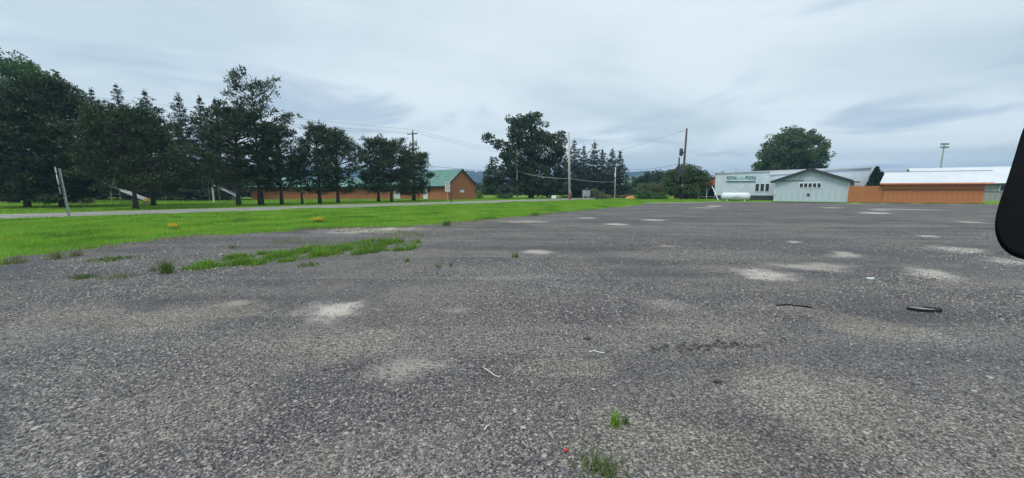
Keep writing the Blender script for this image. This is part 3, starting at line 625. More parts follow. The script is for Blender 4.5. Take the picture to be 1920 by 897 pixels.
rf = MB().slab((-ov, -.4, ev-ov*sl+.08), (Wd/2, -.4, pk+.08), (Wd/2, D, pk+.08), (-ov, D, ev-ov*sl+.08), .07).slab((Wd/2, -.4, pk+.08), (Wd+ov, -.4, ev-ov*sl+.08), (Wd+ov, D, ev-ov*sl+.08), (Wd/2, D, pk+.08), .07)
r_ = rf.build('roof', 'white_roof', t)
for sgn in (-1, 1): MB().bar((Wd/2-sgn*.0, -.425, pk+.0), (Wd/2+sgn*(Wd/2+ov), -.425, ev-ov*sl+.0), .04, .32).build('bargeboard', 'dark_trim', r_)
MB().bar((-ov-.06, -.4, ev-ov*sl-.02), (-ov-.06, D, ev-ov*sl-.02), .12, .12).build('gutter', 'dark_trim', r_)
MB().bar((Wd+ov+.06, -.4, ev-ov*sl-.02), (Wd+ov+.06, D, ev-ov*sl-.02), .12, .12).build('gutter', 'dark_trim', r_)
wx = Wd*.355
fr = MB().box(wx-.1, wx+2.30, -.062, -.037, 1.66, 2.42).build('window_band', 'white', t)
for k in range(5):
    p_ = MB().box(wx+.03+k*.455, wx+.36+k*.455, -.075, -.0635, 1.78, 2.28).build('window', 'glass', fr)
    MB().box(wx+.015+k*.455, wx+.375+k*.455, -.085, -.0635, 1.745, 1.778).build('sill', 'white', p_)
MB().tube([(.42, -.08, ev-.05), (wx+.4, -.08, ev+.06)], .035, 7).build('sliding_track', 'dark_trim', t)
MB().tube([(-.42, -.3, ev-.3), (-.05, -.12, ev-.75), (.16, -.09, ev-.95), (.16, -.09, 1.0), (-.1, -.09, .85)], .045, 7).build('downpipe', 'white', t)
MB().tube([(wx+1.0, -.07, .78), (wx+1.0, -.07, .784), (wx+1.0, -.10, .79)], .01, 6).build('hose_hook', 'dark_trim', t)
MB().prism([(wx+1.0+.17*math.cos(k*.785), .85+.17*math.sin(k*.785)) for k in range(8)], -.10, -.036).build('wall_vent', 'dark_trim', t)
for dx in (.92, 1.22): MB().box(wx+dx, wx+dx+.025, -.055, -.036, 1.05, 1.6).build('cable_run', 'grey_metal', t)
MB().box(Wd-.06, Wd+.05, -.06, .04, 0, ev-.12).build('corner_post', 'white', t); MB().box(-.06, .05, -.06, .04, 0, ev-.12).build('corner_post', 'white', t)
# --- orange fence and orange building with white roof
A0, A1 = At(1591, 355, 48.3), At(1846, 355, 42.6); v = (A1-A0); rz = math.atan2(v.y, v.x); Ltot = v.length; A0.z = 0
r = ray(1656, 355); dv = Vector((math.cos(rz), math.sin(rz))); kf = (r.x*A0.y-r.y*A0.x)/(r.y*dv.x-r.x*dv.y)
t = thing('board_fence', 'orange vertical board fence joining the pale shed to the orange building', 'fence', A0, rz)
n = 18
hts = [1.93, 1.95, 1.90]; meshes = [MB().box(0, kf/n-.012, -.025, 0, .03, h).mesh('board') for h in hts]
for i in range(n):
    o = link('board', meshes[random.randrange(3)], 'orange', t); o.location = (i*kf/n, random.uniform(-.006, .006), 0)
MB().bar((0, .04, .45), (kf, .04, .45), .05, .09).build('rail', 'orange', t); MB().bar((0, .04, 1.55), (kf, .04, 1.55), .05, .09).build('rail', 'orange', t)
for i in range(3): MB().box(.05+i*(kf-.2)/2, .15+i*(kf-.2)/2, .07, .17, 0, 1.9).build('post', 'orange', t)
b0 = A0+Vector((dv.x, dv.y, 0))*(kf+.02)
t = thing('orange_building', 'orange board building with a low-pitched white metal roof', 'building', b0, rz)
Wd = Ltot-kf-.02; ev, pk, D = 2.36, 3.50, 2.8
k_ = 0.95
MB().add([(.03,0,0),(Wd-.03,0,0),(Wd-.03+k_,D,0),(.03+k_,D,0),(.03,0,ev-.03),(Wd-.03,0,ev-.03),(Wd-.03+k_,D,pk-.06),(.03+k_,D,pk-.06)], [(0,3,2,1),(4,5,6,7),(0,1,5,4),(1,2,6,5),(2,3,7,6),(3,0,4,7)]).build('wall_core', 'orange', t)
board_wall(t, 'board', 0, Wd, 0, lambda x: 1.45, 'orange', .40, z0=.02, seed=8)
board_wall(t, 'upper_board', 0, Wd, .0, lambda x: ev-.02, 'orange', .40, th=.022, z0=1.53, seed=9)
MB().box(-.02, Wd+.02, -.07, -.001, 1.455, 1.525).build('ledger', 'brown_dark', t)
rf = MB().slab((-.45, -.45, ev-.12), (Wd+.5, -.45, ev-.12), (Wd+.45+k_, D+.2, pk+.06), (-.35+k_, D+.2, pk+.06), .05)
r_ = rf.build('roof', 'white_roof', t); MB().box(-.45, Wd+.5, -.48, -.455, ev-.27, ev-.12).build('fascia', 'pale_orange', r_); MB().bar((-.35+k_, D+.2, pk+.08), (Wd+.45+k_, D+.2, pk+.08), .12, .07).build('ridge_cap', 'grey_metal', r_)
MB().box(Wd-.0, Wd+.5, -.45, 0, ev-.34, ev-.28).build('eave_end', 'brown_dark', r_)
# --- grey building with big white roof behind
a, rz, _ = frame_from(1722, 59, 1900, 54)
t = thing('grey_building', 'grey-sided building under a wide white metal roof at the right', 'building', a, rz)
Wd = 27; ev, pk, D = 2.45, 4.75, 11
MB().prism([(.03,0),(Wd,0),(Wd,ev-.05),(.03,ev-.05)], 0, D).build('wall', 'grey_wall', t)
board_wall(t, 'siding_panel', 5, Wd, 0, lambda x: 1.15, 'grey_wall', .5, seed=2); MB().box(5, Wd, -.05, -.001, 1.16, 1.24).build('ledger', 'dark_trim', t)
for k in range(6):
    if 7.9+k*2.6 < Wd-1: window(t, 7.9+k*2.6, 8.7+k*2.6, 1.35, 2.2, -.004)
rf = MB().slab((-.3, -.4, ev-.1), (Wd+.4, -.4, ev-.1), (Wd+.4, D/2, pk), (-.3, D/2, pk), .06).slab((-.3, D/2, pk), (Wd+.4, D/2, pk), (Wd+.4, D+.4, ev-.1), (-.3, D+.4, ev-.1), .06)
r_ = rf.build('roof', 'white_roof', t); MB().box(-.3, Wd+.4, -.43, -.405, ev-.25, ev-.11).build('fascia', 'dark_trim', r_)
# --- orange wing with open porch left of the white building
a, rz, Wd = frame_from(1262, 69, 1343, 66)
t = thing('brown_wing', 'small brown building with an open post porch behind the low tree', 'building', a, rz)
MB().prism([(0,0),(Wd,0),(Wd,3.75),(Wd-2.2,3.1),(0,3.0)], 1.4, 5).build('wall', 'brown', t)
MB().slab((Wd-2.4, 1.2, 3.06), (Wd+.1, 1.2, 3.83), (Wd+.1, 5, 3.83), (Wd-2.4, 5, 3.06), .1).build('roof', 'white', t)
MB().slab((-.1, -.2, 2.15), (Wd, -.2, 2.15), (Wd, 1.39, 2.4), (-.1, 1.39, 2.4), .06).build('porch_roof', 'brown_dark', t)
for k in range(6): MB().box(.3+k*(Wd-.5)/5, .4+k*(Wd-.5)/5, -.1, 0, 0, 2.09).build('post', 'white' if k in (3, 4) else 'brown_dark', t)
MB().box(.2, Wd, -.08, -.02, .32, .40).build('rail', 'grey_metal', t)
MB().box(Wd-2.3, Wd-.3, 1.35, 1.395, 0.02, 2.0).build('door', 'dark_trim', t)
# --- open shelters under the pines
def shelter(label, px_peak, py_peak, px_low, py_low, px_left, py_left, Y, rough, posts, depth=2.0):
    k = At(px_peak, py_peak, Y); l = At(px_low, py_low, Y); e = At(px_left, py_left, Y); b = Vector((k.x, Y, 0))
    t = thing('picnic_shelter', label, 'shelter', b)
    x0, z0, x1, z1, xl, zl = 0, k.z, l.x-k.x, l.z, e.x-k.x, e.z
    r_ = MB().slab((x0, 0, z0), (x1, 0, z1), (x1, depth, z1), (x0, depth, z0), -.05).slab((xl, 0, zl), (x0, 0, z0), (x0, depth, z0), (xl, depth, zl), -.05).build('roof', 'grey_metal' if rough else 'dark_trim', t)
    MB().bar((x0, -.03, z0), (x1, -.03, z1), .05, .09).build('fascia', 'white', r_); MB().bar((xl, -.03, zl), (x0, -.03, z0+.01), .045, .085).build('fascia', 'white', r_)
    for px, mat, wd, dy in posts:
        x = At(px, 355, Y).x-k.x; zt = (z0+(z1-z0)*x/x1 if x > 0 else z0+(zl-z0)*x/xl)-.02
        MB().box(x-wd/2, x+wd/2, dy, dy+wd, 0, zt).build('post', mat, t)
    return t, x1, z1
t, x1, z1 = shelter('open shelter with a white-edged peaked roof sloping almost to the grass, under the pines', 382, 339, 445, 368.5, 370.5, 345, 47, False,
    [(398, 'white', .13, .02), (385, 'grey_metal', .03, .5), (389, 'grey_metal', .03, .9), (393, 'grey_metal', .03, 1.4), (425, 'grey_metal', .05, 1.2), (430, 'grey_metal', .05, .4), (443, 'grey_metal', .06, .2)], .7)
MB().bar((x1*.42, 1.0, .02), (x1*.75, 1.0, .62), .05, .05).bar((x1*.75, 1.0, .62), (x1*.98, 1.0, .55), .05, .05).build('brace', 'grey_metal', t)
t, x1, z1 = shelter('sloping grey panel shelter with a yellow tip, behind the full round pine', 184, 341.5, 272, 376, 178, 345, 43, True,
    [(201, 'grey_metal', .07, .3), (206, 'grey_metal', .05, 1.0), (238, 'grey_metal', .05, .5), (262, 'grey_metal', .06, .3)], .75)
MB().box(x1-.1, x1+.28, -.08, .3, .30, .58).build('end_cap', 'yellow_paint', t); MB().box(x1-.05, x1+.2, 0, .25, 0, .3).build('end_foot', 'grey_metal', t)
MB().bar((x1*.45, .8, .02), (x1*.72, .8, .75), .06, .06).build('brace', 'grey_metal', t)

# ------------------------------------------------------------------ poles, wires
def pole(label, px, base_py, top_py, mat, r=.13, Y=None, lean=0.0, name='utility_pole'):
    p = G(px, base_py) if Y is None else Vector((At(px, 355, Y).x, Y, 0)); H = At(px, top_py, p.y).z
    t = thing(name, label, 'utility pole', p); MB().tube([(0,0,0), (lean*.5,0,H*.5), (lean,0,H)], [r*1.15, r, r*.8], 10).build('shaft', mat, t, True)
    return t, p, H
def transformer(t, x, y, z, h=.85, r=.27, mat='grey_metal'):
    c = MB().tube([(x,y,z), (x,y,z+.06), (x,y,z+h), (x,y,z+h+.08)], [r*.9, r, r, r*.6], 12).build('transformer', mat, t, True)
    MB().tube([(x+.08,y,z+h+.06), (x+.08,y,z+h+.3)], [.05, .03], 7).build('bushing', 'galv', c); MB().bar((x, y, z+h*.5), (0, 0, z+h*.5), .08, .3).build('bracket', 'dark_pole', c)
def insul(t, x, y, z): MB().tube([(x,y,z), (x,y,z+.07), (x,y,z+.09), (x,y,z+.2)], [.03, .03, .06, .04], 7).build('insulator', 'galv', t)
tA, pA, HA = pole('roadside utility pole with crossarm and twin transformers, rising behind the last pine', 777, 0, 246, 'dark_pole', Y=57)
ar = R(44); cx, sx = math.cos(ar), math.sin(ar)
MB().bar((-.75*cx, -.75*sx-.16, HA-.52), (.75*cx, .75*sx-.16, HA-.30), .10, .12).build('crossarm', 'dark_pole', tA)
for s in (-.72, .72): insul(tA, s*cx, s*sx-.16, HA-.41+s*.14+.05)
insul(tA, 0, 0, HA)
transformer(tA, .38, 0, HA-2.0, .6, .2); transformer(tA, -.38, 0, HA-2.0, .42, .14)
tB, pB, HB = pole('slim pale pole in front of the huge broadleaf tree', 969.5, 372.6, 282, 'pole', .10)
MB().bar((-.35, 0, HB-.9), (.35, 0, HB-.9), .08, .08).build('crossarm', 'pole', tB); insul(tB, 0, 0, HB)
tC, pC, HC = pole('tall thick bare pole without crossarm, brown vine around its foot', 1068, 374.6, 248, 'pole', .17, lean=-.28)
MB().tube([(.02,0,.1), (.05,-.02,.9), (.0,0,1.35)], [.26, .27, .16], 10).build('vine_wrap', 'rust', tC); MB().tube([(0,-.16,1.0),(0,-.2,1.3)], .09, 8).build('meter', 'stick', tC)
tD, pD, HD = pole('short pale pole with a small light box in front of the spruce grove', 1152.5, 372.6, 314, 'pole', .10)
MB().box(-.18, .02, -.26, -.08, HD-1.6, HD-.9).build('lamp_box', 'white', tD)
tE, pE, HE = pole('tall dark utility pole with transformer in front of the low tree', 1277.5, 374.6, 241, 'dark_pole', .16, lean=.28)
transformer(tE, -.42, -.1, HE-4.0, 1.0, .26, 'dark_trim'); MB().bar((-.05, 0, HE-.35), (-.85, -.2, HE-.55), .05, .05).build('pin_arm', 'dark_pole', tE)
MB().tube([(-.62,0,HE-4.2), (-.62,0,HE-7.8)], [.10, .16], 8).build('cable_riser', 'dark_trim', tE); MB().box(-.62, -.12, -.2, -.1, HE-7.0, HE-5.9).build('switch_box', 'dark_trim', tE)
insul(tE, .3, 0, HE-1.3); MB().box(.2, .38, -.05, .05, HE-1.45, HE-1.3).build('bracket', 'dark_pole', tE)
MB().tube([(-.04,-.2,2.1),(-.04,-.3,2.1)], .12, 10).build('meter', 'sign_white', tE); MB().tube([(.24,-.2,1.85),(.24,-.3,1.85)], .10, 10).build('meter', 'galv', tE)
def wire(label, p, q, sag, r=.012, mat='wire', grp='overhead wires'):
    p, q = Vector(p), Vector(q); k = 16; base = Vector((p.x, p.y, 0))
    pts = [p.lerp(q, i/k)-Vector((0,0,sag*4*(i/k)*(1-i/k))) for i in range(k+1)]
    o = MB().tube(pts, r, 5).build('overhead_wire', mat); return tag(o, label, 'wire', grp)
# the line follows the road to the left; the far left pole stands outside the frame
def nextpole(s): return pA-rd*s
pl = nextpole(62); PL = Vector((pl.x-9, pl.y, 0))
wire('topmost overhead wire running left from the crossarm pole', pA+Vector((0,0,HA+.2)), PL+Vector((0,0,HA+1.1)), .5)
wire('middle of the three overhead wires left of the crossarm pole', pA+Vector((.5,.3,HA-.25)), PL+Vector((.5,.3,HA+.4)), .7)
wire('lowest of the three overhead wires left of the crossarm pole', pA+Vector((-.5,-.6,HA-.45)), PL+Vector((-.5,-.6,HA-.2)), .8)
pr = Vector((16, 118, 0))
wire('upper overhead wire sinking right from the crossarm pole', pA+Vector((0,0,HA+.2)), pr+Vector((0,0,HA+1.0)), .9, .014)
wire('lower overhead wire sinking right from the crossarm pole', pA+Vector((.5,.3,HA-.25)), pr+Vector((1,0,HA+.2)), .9, .014)
wire('low cable from the crossarm pole to the slim pale pole', pA+Vector((0,0,5.0)), pB+Vector((0,0,HB-3.4)), .25, .022)
wire('low cable from the slim pale pole past the thick bare pole', pB+Vector((0,0,HB-3.4)), pC+Vector((0,-.2,3.15)), .35, .022, 'bright_wire')
wire('low cable from the thick bare pole to the short pale pole', pC+Vector((0,-.2,3.15)), pD+Vector((0,0,HD-2.4)), .2, .022, 'bright_wire')
wire('upper cable from the slim pale pole to the short pale pole', pB+Vector((0,0,HB-.8)), pD+Vector((0,0,HD-.4)), 2.0, .014)
wire('low cable running off left of the short pale pole to the dark utility pole', pD+Vector((0,0,HD-.2)), pE+Vector((-.6,0,HE-5.1)), .5, .022)
wire('thin upper wire left of the dark utility pole', pE+Vector((-.85,-.2,HE-.5)), Vector((11, 96, 7.6)), .6, .011)
wire('service wire from the dark utility pole to the white pool building', pE+Vector((.2,0,HE-5.2)), At(1352, 324.5, 59.6), .35, .013)
wire('bright service cable crossing in front of the dark spruces', At(308, 269.5, 45), At(392, 280, 41), .12, .022, 'bright_wire')
# floodlight mast
pF = Vector((At(1757, 355, 118).x, 118, 0)); HF = At(1762, 271, 118).z
t = thing('floodlight_mast', 'tall stadium floodlight mast behind the white roofs', 'light mast', pF); MB().tube([(0,0,0), (.25,0,HF*.5), (.45,0,HF)], [.28, .22, .15], 9).build('shaft', 'galv', t)
for j, z in enumerate((HF-.1, HF-1.0)):
    MB().bar((-.65, 0, z), (1.55, 0, z), .1, .1).build('crossarm', 'galv', t)
    for k in range(4):
        x = -.5+k*.62; l_ = MB().tube([(x,.18,z+.30),(x,-.1,z+.22),(x,-.28,z+.16)], [.12,.24,.27], 9).build('floodlight', 'grey_metal', t); MB().bar((x,0,z),(x,0,z+.2),.05,.05).build('bracket', 'galv', l_)

# ------------------------------------------------------------------ signs and small furniture
p = G(839.5, 384); H = At(839.5, 341, p.y).z
t = thing('speed_limit_sign', 'white speed limit 55 sign on a slim post by the road', 'road sign', p, R(22))
MB().box(-.03, .03, -.02, .02, 0, H-.02).build('post', 'galv', t)
pl_ = MB().box(-.26, .26, -.035, -.021, H-1.0, H).build('sign_plate', 'sign_white', t)
for tx, z, s in (('SPEED', H-.17, .17), ('LIMIT', H-.36, .17), ('55', H-.70, .50)): text_mesh('lettering', tx, s, 'sign_black', pl_, (0, -.038, z), (R(90), 0, 0), bold=.004, extrude=.002, sx=.78)
b_ = MB()
for x0, x1, z0, z1 in ((-.245,.245,H-.03,H-.018), (-.245,.245,H-.982,H-.97), (-.245,-.233,H-.97,H-.03), (.233,.245,H-.97,H-.03)): b_.box(x0, x1, -.038, -.0355, z0, z1)
b_.build('border', 'sign_black', pl_)
p = G(846, 380); t = thing('mailbox', 'brown mailbox on a wooden post behind the speed limit sign', 'mailbox', p, R(40))
MB().box(-.05, .05, -.05, .05, 0, .95).build('post', 'brown_dark', t)
MB().prism([(-.14,.95),(.14,.95),(.14,1.12),(.10,1.2),(0,1.24),(-.10,1.2),(-.14,1.12)], -.3, .3).build('box', 'brown_dark', t); MB().box(.142, .16, -.1, -.02, 1.0, 1.28).build('flag', 'rust', t)
p = G(131, 408); t = thing('route_marker_sign', 'leaning steel post with route marker plates seen edge-on, left of the road', 'road sign', p)
t.rotation_euler = (0, R(-4.5), 0); H = At(118, 316, p.y).z
MB().box(-.045, .045, -.012, .012, 0, H).box(-.045, -.03, -.05, -.012, 0, H).box(.03, .045, -.05, -.012, 0, H).build('post', 'galv', t)
def plate(nm, poly, tx, s, z, mat='sign_white'):
    ang = R(-47); m = MB().prism(poly, -.008, .008); o = m.build(nm, mat, t); o.location = (-.115, -.10, z); o.rotation_euler = (0, 0, ang)
    if tx: text_mesh('lettering', tx, s, 'sign_black', o, (0, -.011, 0), (R(90), 0, 0), extrude=.001)
    return o
plate('top_plate', [(-.28,-.16),(.28,-.16),(.28,.16),(-.28,.16)], '', .16, H-.08)
plate('shield_plate', [(.30*math.cos(k*.3927)*1.0, .30*math.sin(k*.3927)) for k in range(16)], '', .3, H-.60)
sp_ = plate('arrow_plate', [(-.22,-.2),(.22,-.2),(.22,.2),(-.22,.2)], '', .2, H-1.18, 'galv')
p = G(1099, 374); t = thing('service_board', 'grey electrical service board on two posts with a capped mast', 'service board', p)
k = p.y/F
for x in (-5*k, 3.2*k): MB().box(x-.06, x+.06, -.06, .06, 0, 22*k*.62).build('post', 'pole', t)
bd = MB().box(-7.5*k, 7*k, -.12, -.062, 5*k, 17*k).build('board', 'grey_metal', t)
MB().box(-4*k, -1.2*k, -.22, -.121, 7*k, 13*k).build('meter_box', 'galv', bd); MB().box(3.6*k, 4.6*k, -.2, -.121, 5*k, 14*k).build('conduit', 'galv', bd)
MB().tube([(2*k,0,14*k),(2*k,0,22*k)], .035, 8).build('mast', 'galv', t); MB().tube([(2*k,0,18*k),(2*k,0,20*k),(2*k,0,21.4*k)], [.30,.26,.05], 9).build('mast_cap', 'dark_trim', t)
p = G(1038.5, 375.2); t = thing('yard_sign', 'small white lawn sign at the edge of the road left of the thick bare pole', 'sign', p)
MB().box(-.32, .32, -.012, .012, .22, .66).build('panel', 'sign_white', t); MB().box(-.1, .12, -.02, -.013, .42, .47).build('print', 'grey_metal', t)
for x in (-.22, .22): MB().tube([(x,.02,0),(x,.02,.4)], .012, 6).build('stake', 'galv', t)
p = G(1183, 373.2); t = thing('kayak', 'small pale orange upturned boat lying on grass left of the hedge', 'boat', p, R(12))
m = MB(); vs = []; fs = []
for i in range(11):
    u = i/10*2-1; wv = .30*(1-u*u)**.6+.01; hv = .42*(1-abs(u)**2.5)**.6+.03
    for j in range(7): an = math.pi*j/6; vs.append((u*1.0, -wv*math.cos(an), hv*math.sin(an)))
for i in range(10):
    for j in range(6): fs.append((i*7+j, i*7+j+1, (i+1)*7+j+1, (i+1)*7+j))
m.add(vs, fs); m.build('hull', 'pale_orange', t, True); MB().bar((-.95, -.0, .47), (.95, 0, .47), .03, .04).build('keel', 'rust', t)
# propane tank
p = G(1378.5, 377.6); t = thing('propane_tank', 'long white propane tank with yellow dome in front of the pool building', 'propane tank', p, R(-18))
Rt, Lh = .50, 1.72; z0 = .62
prof = [(-Lh, .02)]+[(-Lh+.38*(1-math.cos(a_)), Rt*math.sin(a_)) for a_ in [R(d) for d in (15,30,45,60,75,90)]]
prof += [(-x, r_) for x, r_ in prof[::-1]]
MB().tube([(x, 0, z0) for x, _ in prof], [r_ for _, r_ in prof], 20).build('vessel', 'white', t, True)
MB().tube([(0,0,z0+Rt-.02),(0,0,z0+Rt+.10),(0,0,z0+Rt+.17)], [.17,.17,.10], 12).build('dome', 'yellow_paint', t)
for x in (-1.0, 1.0): MB().prism([(x-.09,0),(x+.09,0),(x+.07,.2),(x-.07,.2)], -.35, .35).build('saddle', 'white', t)
MB().box(-.35, .35, -Rt-.006, -Rt+.004, z0-.10, z0+.02).build('faded_plate', 'galv', t)
a_ = G(1347.5, 377); t = thing('prop_pole', 'slanting white pole leaning on the left corner of the pool building', 'pole', a_)
q = At(1335.5, 350.5, a_.y+1.9)-a_; MB().tube([(0,0,0), q], .055, 8).build('shaft', 'white', t); MB().box(-.12, .12, -.08, .08, 0, .04).build('foot_plate', 'galv', t)

# ------------------------------------------------------------------ grass
def inside(P, poly):
    x, y = P[:, 0], P[:, 1]; r = np.zeros(len(P), bool); n = len(poly); j = n-1
    for i in range(n):
        xi, yi, xj, yj = poly[i].x, poly[i].y, poly[j].x, poly[j].y
        cnd = ((yi > y) != (yj > y)) & (x < (xj-xi)*(y-yi)/((yj-yi) or 1e-9)+xi); r ^= cnd; j = i
    return r
rgr = np.random.default_rng(21)
near_road = [ra+rd*s-rn*.3 for s in (70, 45, 32, 20, 8, 0, -12, -30)]
verge = [Vector((p.x, p.y, 0)) for p in lot[:len(ragged(EDGE, .2, .42, 3))]]+[Vector((19, 59, 0))]+near_road
def in_view(P, m=1.15): return (np.abs(P[:, 0]) < P[:, 1]*1.263*m+1) & (P[:, 1] > 1)
def scatter(poly, n, bias=0.0):
    xs = [p.x for p in poly]; ys = [p.y for p in poly]; out = []
    got = 0
    while got < n:
        P = np.stack([rgr.uniform(min(xs), max(xs), 200000), rgr.uniform(min(ys), max(ys), 200000)], 1)
        keep = inside(P, poly) & in_view(P)
        if bias: keep &= rgr.random(len(P)) < np.clip((bias/np.maximum(np.hypot(P[:, 0], P[:, 1]), 1))**1.6, 0, 1)
        out.append(P[keep]); got += keep.sum()
    return np.concatenate(out)[:n]
def snoise(P, s, seed):
    r = np.random.default_rng(seed); v = np.zeros(len(P))
    for k in range(6):
        a = r.uniform(0, 6.28); f = s*r.uniform(.6, 2.2); v += np.sin((P[:, 0]*np.cos(a)+P[:, 1]*np.sin(a))*f+r.uniform(0, 6.28))
    return v/2.4
def grass_obj(name, label, P, h, wd, lean, mat):
    d = np.hypot(P[:, 0], P[:, 1]); n = len(P); b = np.stack([P[:, 0], P[:, 1], np.full(n, .002)], 1)
    me = blades(name, b, h*np.ones(n), lean*np.ones(n), wd*np.ones(n), rgr); return tag(link(name, me, mat), label, 'grass', kind='stuff')
Pv = scatter(verge, 230000, 16.0); d = np.hypot(Pv[:, 0], Pv[:, 1]); nz = snoise(Pv, 1.1, 3)
grass_obj('verge_grass', 'bright green mown grass of the verge between gravel and road', Pv, np.clip(.075+.035*nz+rgr.normal(0, .018, len(Pv)), .025, .2), .007+.00075*d, rgr.uniform(.2, .8, len(Pv)), 'grass')
isl_px = [(335,508),(400,492),(470,478),(545,474),(585,462),(640,458),(700,452),(770,452),(805,458),(770,470),(700,476),(640,482),(590,486),(545,492),(480,500),(410,508)]
isl = [G(*p) for p in isl_px]
Pi = scatter(isl, 52000); nz = snoise(Pi, 4.2, 5); Pi = Pi[(nz+.8*snoise(Pi, 12, 6)+rgr.normal(0, .55, len(Pi))) > .42]; nz = snoise(Pi, 4.2, 5)+.5*snoise(Pi, 12, 6)
half = rgr.random(len(Pi)) < .45; grass_obj('island_weeds', 'grey-green weeds mixed into the grass strip on the lot', Pi[half], np.clip(.05+.06*nz[half]+rgr.normal(0, .03, half.sum()), .015, .3), rgr.uniform(.008, .018, half.sum()), rgr.uniform(.2, .9, half.sum()), 'weed'); Pi = Pi[~half]; nz = nz[~half]
grass_obj('island_grass', 'ragged strip of weeds and grass growing on the gravel lot', Pi, np.clip(.035+.075*nz+rgr.normal(0, .025, len(Pi)), .015, .26), rgr.uniform(.008, .02, len(Pi)), rgr.uniform(.2, .9, len(Pi)), 'grass')
# thin weeds along the verge edge and between verge and the strip
e0 = EDGE[2:16]; pts = []
for a_, b_ in zip(e0[:-1], e0[1:]):
    k = int((b_-a_).length*620); u = rgr.uniform(0, 1, k); o = rgr.normal(.1, .45, k)
    nn = np.array([(b_-a_).y, -(b_-a_).x])/(b_-a_).length
    pts.append(np.stack([a_.x+(b_.x-a_.x)*u, a_.y+(b_.y-a_.y)*u], 1)+nn*o[:, None])
Pe = np.concatenate(pts); keep = snoise(Pe, 2.5, 9)+rgr.normal(0, .4, len(Pe)) > .15; Pe = Pe[keep]
grass_obj('edge_weeds', 'thin dry weeds fringing the gravel along the verge', Pe, np.clip(.06+rgr.normal(0, .03, len(Pe)), .02, .2), rgr.uniform(.008, .02, len(Pe)), .7, 'drygrass')
z_ = [G(*p) for p in [(440,470),(560,440),(700,428),(830,424),(960,414),(1000,420),(840,436),(760,452),(600,462)]]
Pd = scatter(z_, 15000); keep = snoise(Pd, 2.0, 12)+rgr.normal(0, .35, len(Pd)) > .45; Pd = Pd[keep]
grass_obj('sparse_weeds', 'sparse dry weeds on gravel between the verge and the weed strip', Pd, np.clip(.05+rgr.normal(0, .025, len(Pd)), .015, .16), rgr.uniform(.008, .018, len(Pd)), .8, 'drygrass')
# lawn across the road and in front of the buildings
far_lawn = [ra+rd*s+rn*6.1 for s in (-25, 10, 40, 60)]+[Vector((24, 70, 0)), Vector((-5, 75, 0)), Vector((-70, 60, 0))]
Pf = scatter(far_lawn, 70000); grass_obj('far_lawn_grass', 'mown lawn under the pines across the road', Pf, .06+rgr.uniform(0, .05, len(Pf)), .05, .7, 'grass')
fl2 = [far_edge[0], far_edge[1], far_edge[2], At(1450,355,55), At(1345,355,60.5), At(1260,355,64), At(1190,355,66), At(1190,355,57)]
Pf = scatter([Vector((p.x, p.y, 0)) for p in fl2], 16000); grass_obj('building_lawn_grass', 'grass strip in front of the propane tank and hedge', Pf, .06+rgr.uniform(0, .06, len(Pf)), .05, .6, 'grass')
for q0, q1, nm in ((G(1453,379.5), G(1591,382), 'shed'), (G(1593,382), G(1850,383.6), 'fence')):
    k = 2600; u = rgr.uniform(0, 1, k); Pq = np.stack([q0.x+(q1.x-q0.x)*u, q0.y+(q1.y-q0.y)*u], 1)+rgr.normal(0, .22, (k, 2)); keep = snoise(Pq, 1.2, 4)+rgr.normal(0, .3, k) > -.4
    grass_obj('wall_foot_grass', 'uneven grass fringe along the foot of the pale shed' if nm == 'shed' else 'uneven grass fringe along the foot of the orange wall', Pq[keep], np.clip(.1+rgr.normal(0, .05, keep.sum()), .02, .3), .04, .5, 'weed')
def weed(label, px, py, h, spread, n, mat='weed', name='weed_clump', stiff=.5):
    p = G(px, py); r = np.random.default_rng(int(px*7+py)); b = np.stack([r.normal(0, spread, n), r.normal(0, spread, n), np.full(n, .004)], 1)
    me = blades(name, b, h*r.uniform(.4, 1.0, n), stiff*r.uniform(.3, 1.3, n), r.uniform(.006, .013, n)*max(1, p.length/6), r)
    o = link(name, me, mat); o.location = p; return tag(o, label, 'weed', 'weeds on the gravel', 'stuff' if spread > .08 else None)
weed('tall bright green grass tuft near the bottom right of centre', 1152, 799, .155, .016, 38, 'grass', 'grass_tuft', .22)
weed('small short grass tuft just right of the tall bright tuft', 1175, 797, .09, .010, 16, 'weed', 'grass_tuft', .25)
weed('spreading thin grass tuft at the bottom edge of the picture', 1124, 884, .13, .055, 100, 'weed', 'grass_tuft', .75)
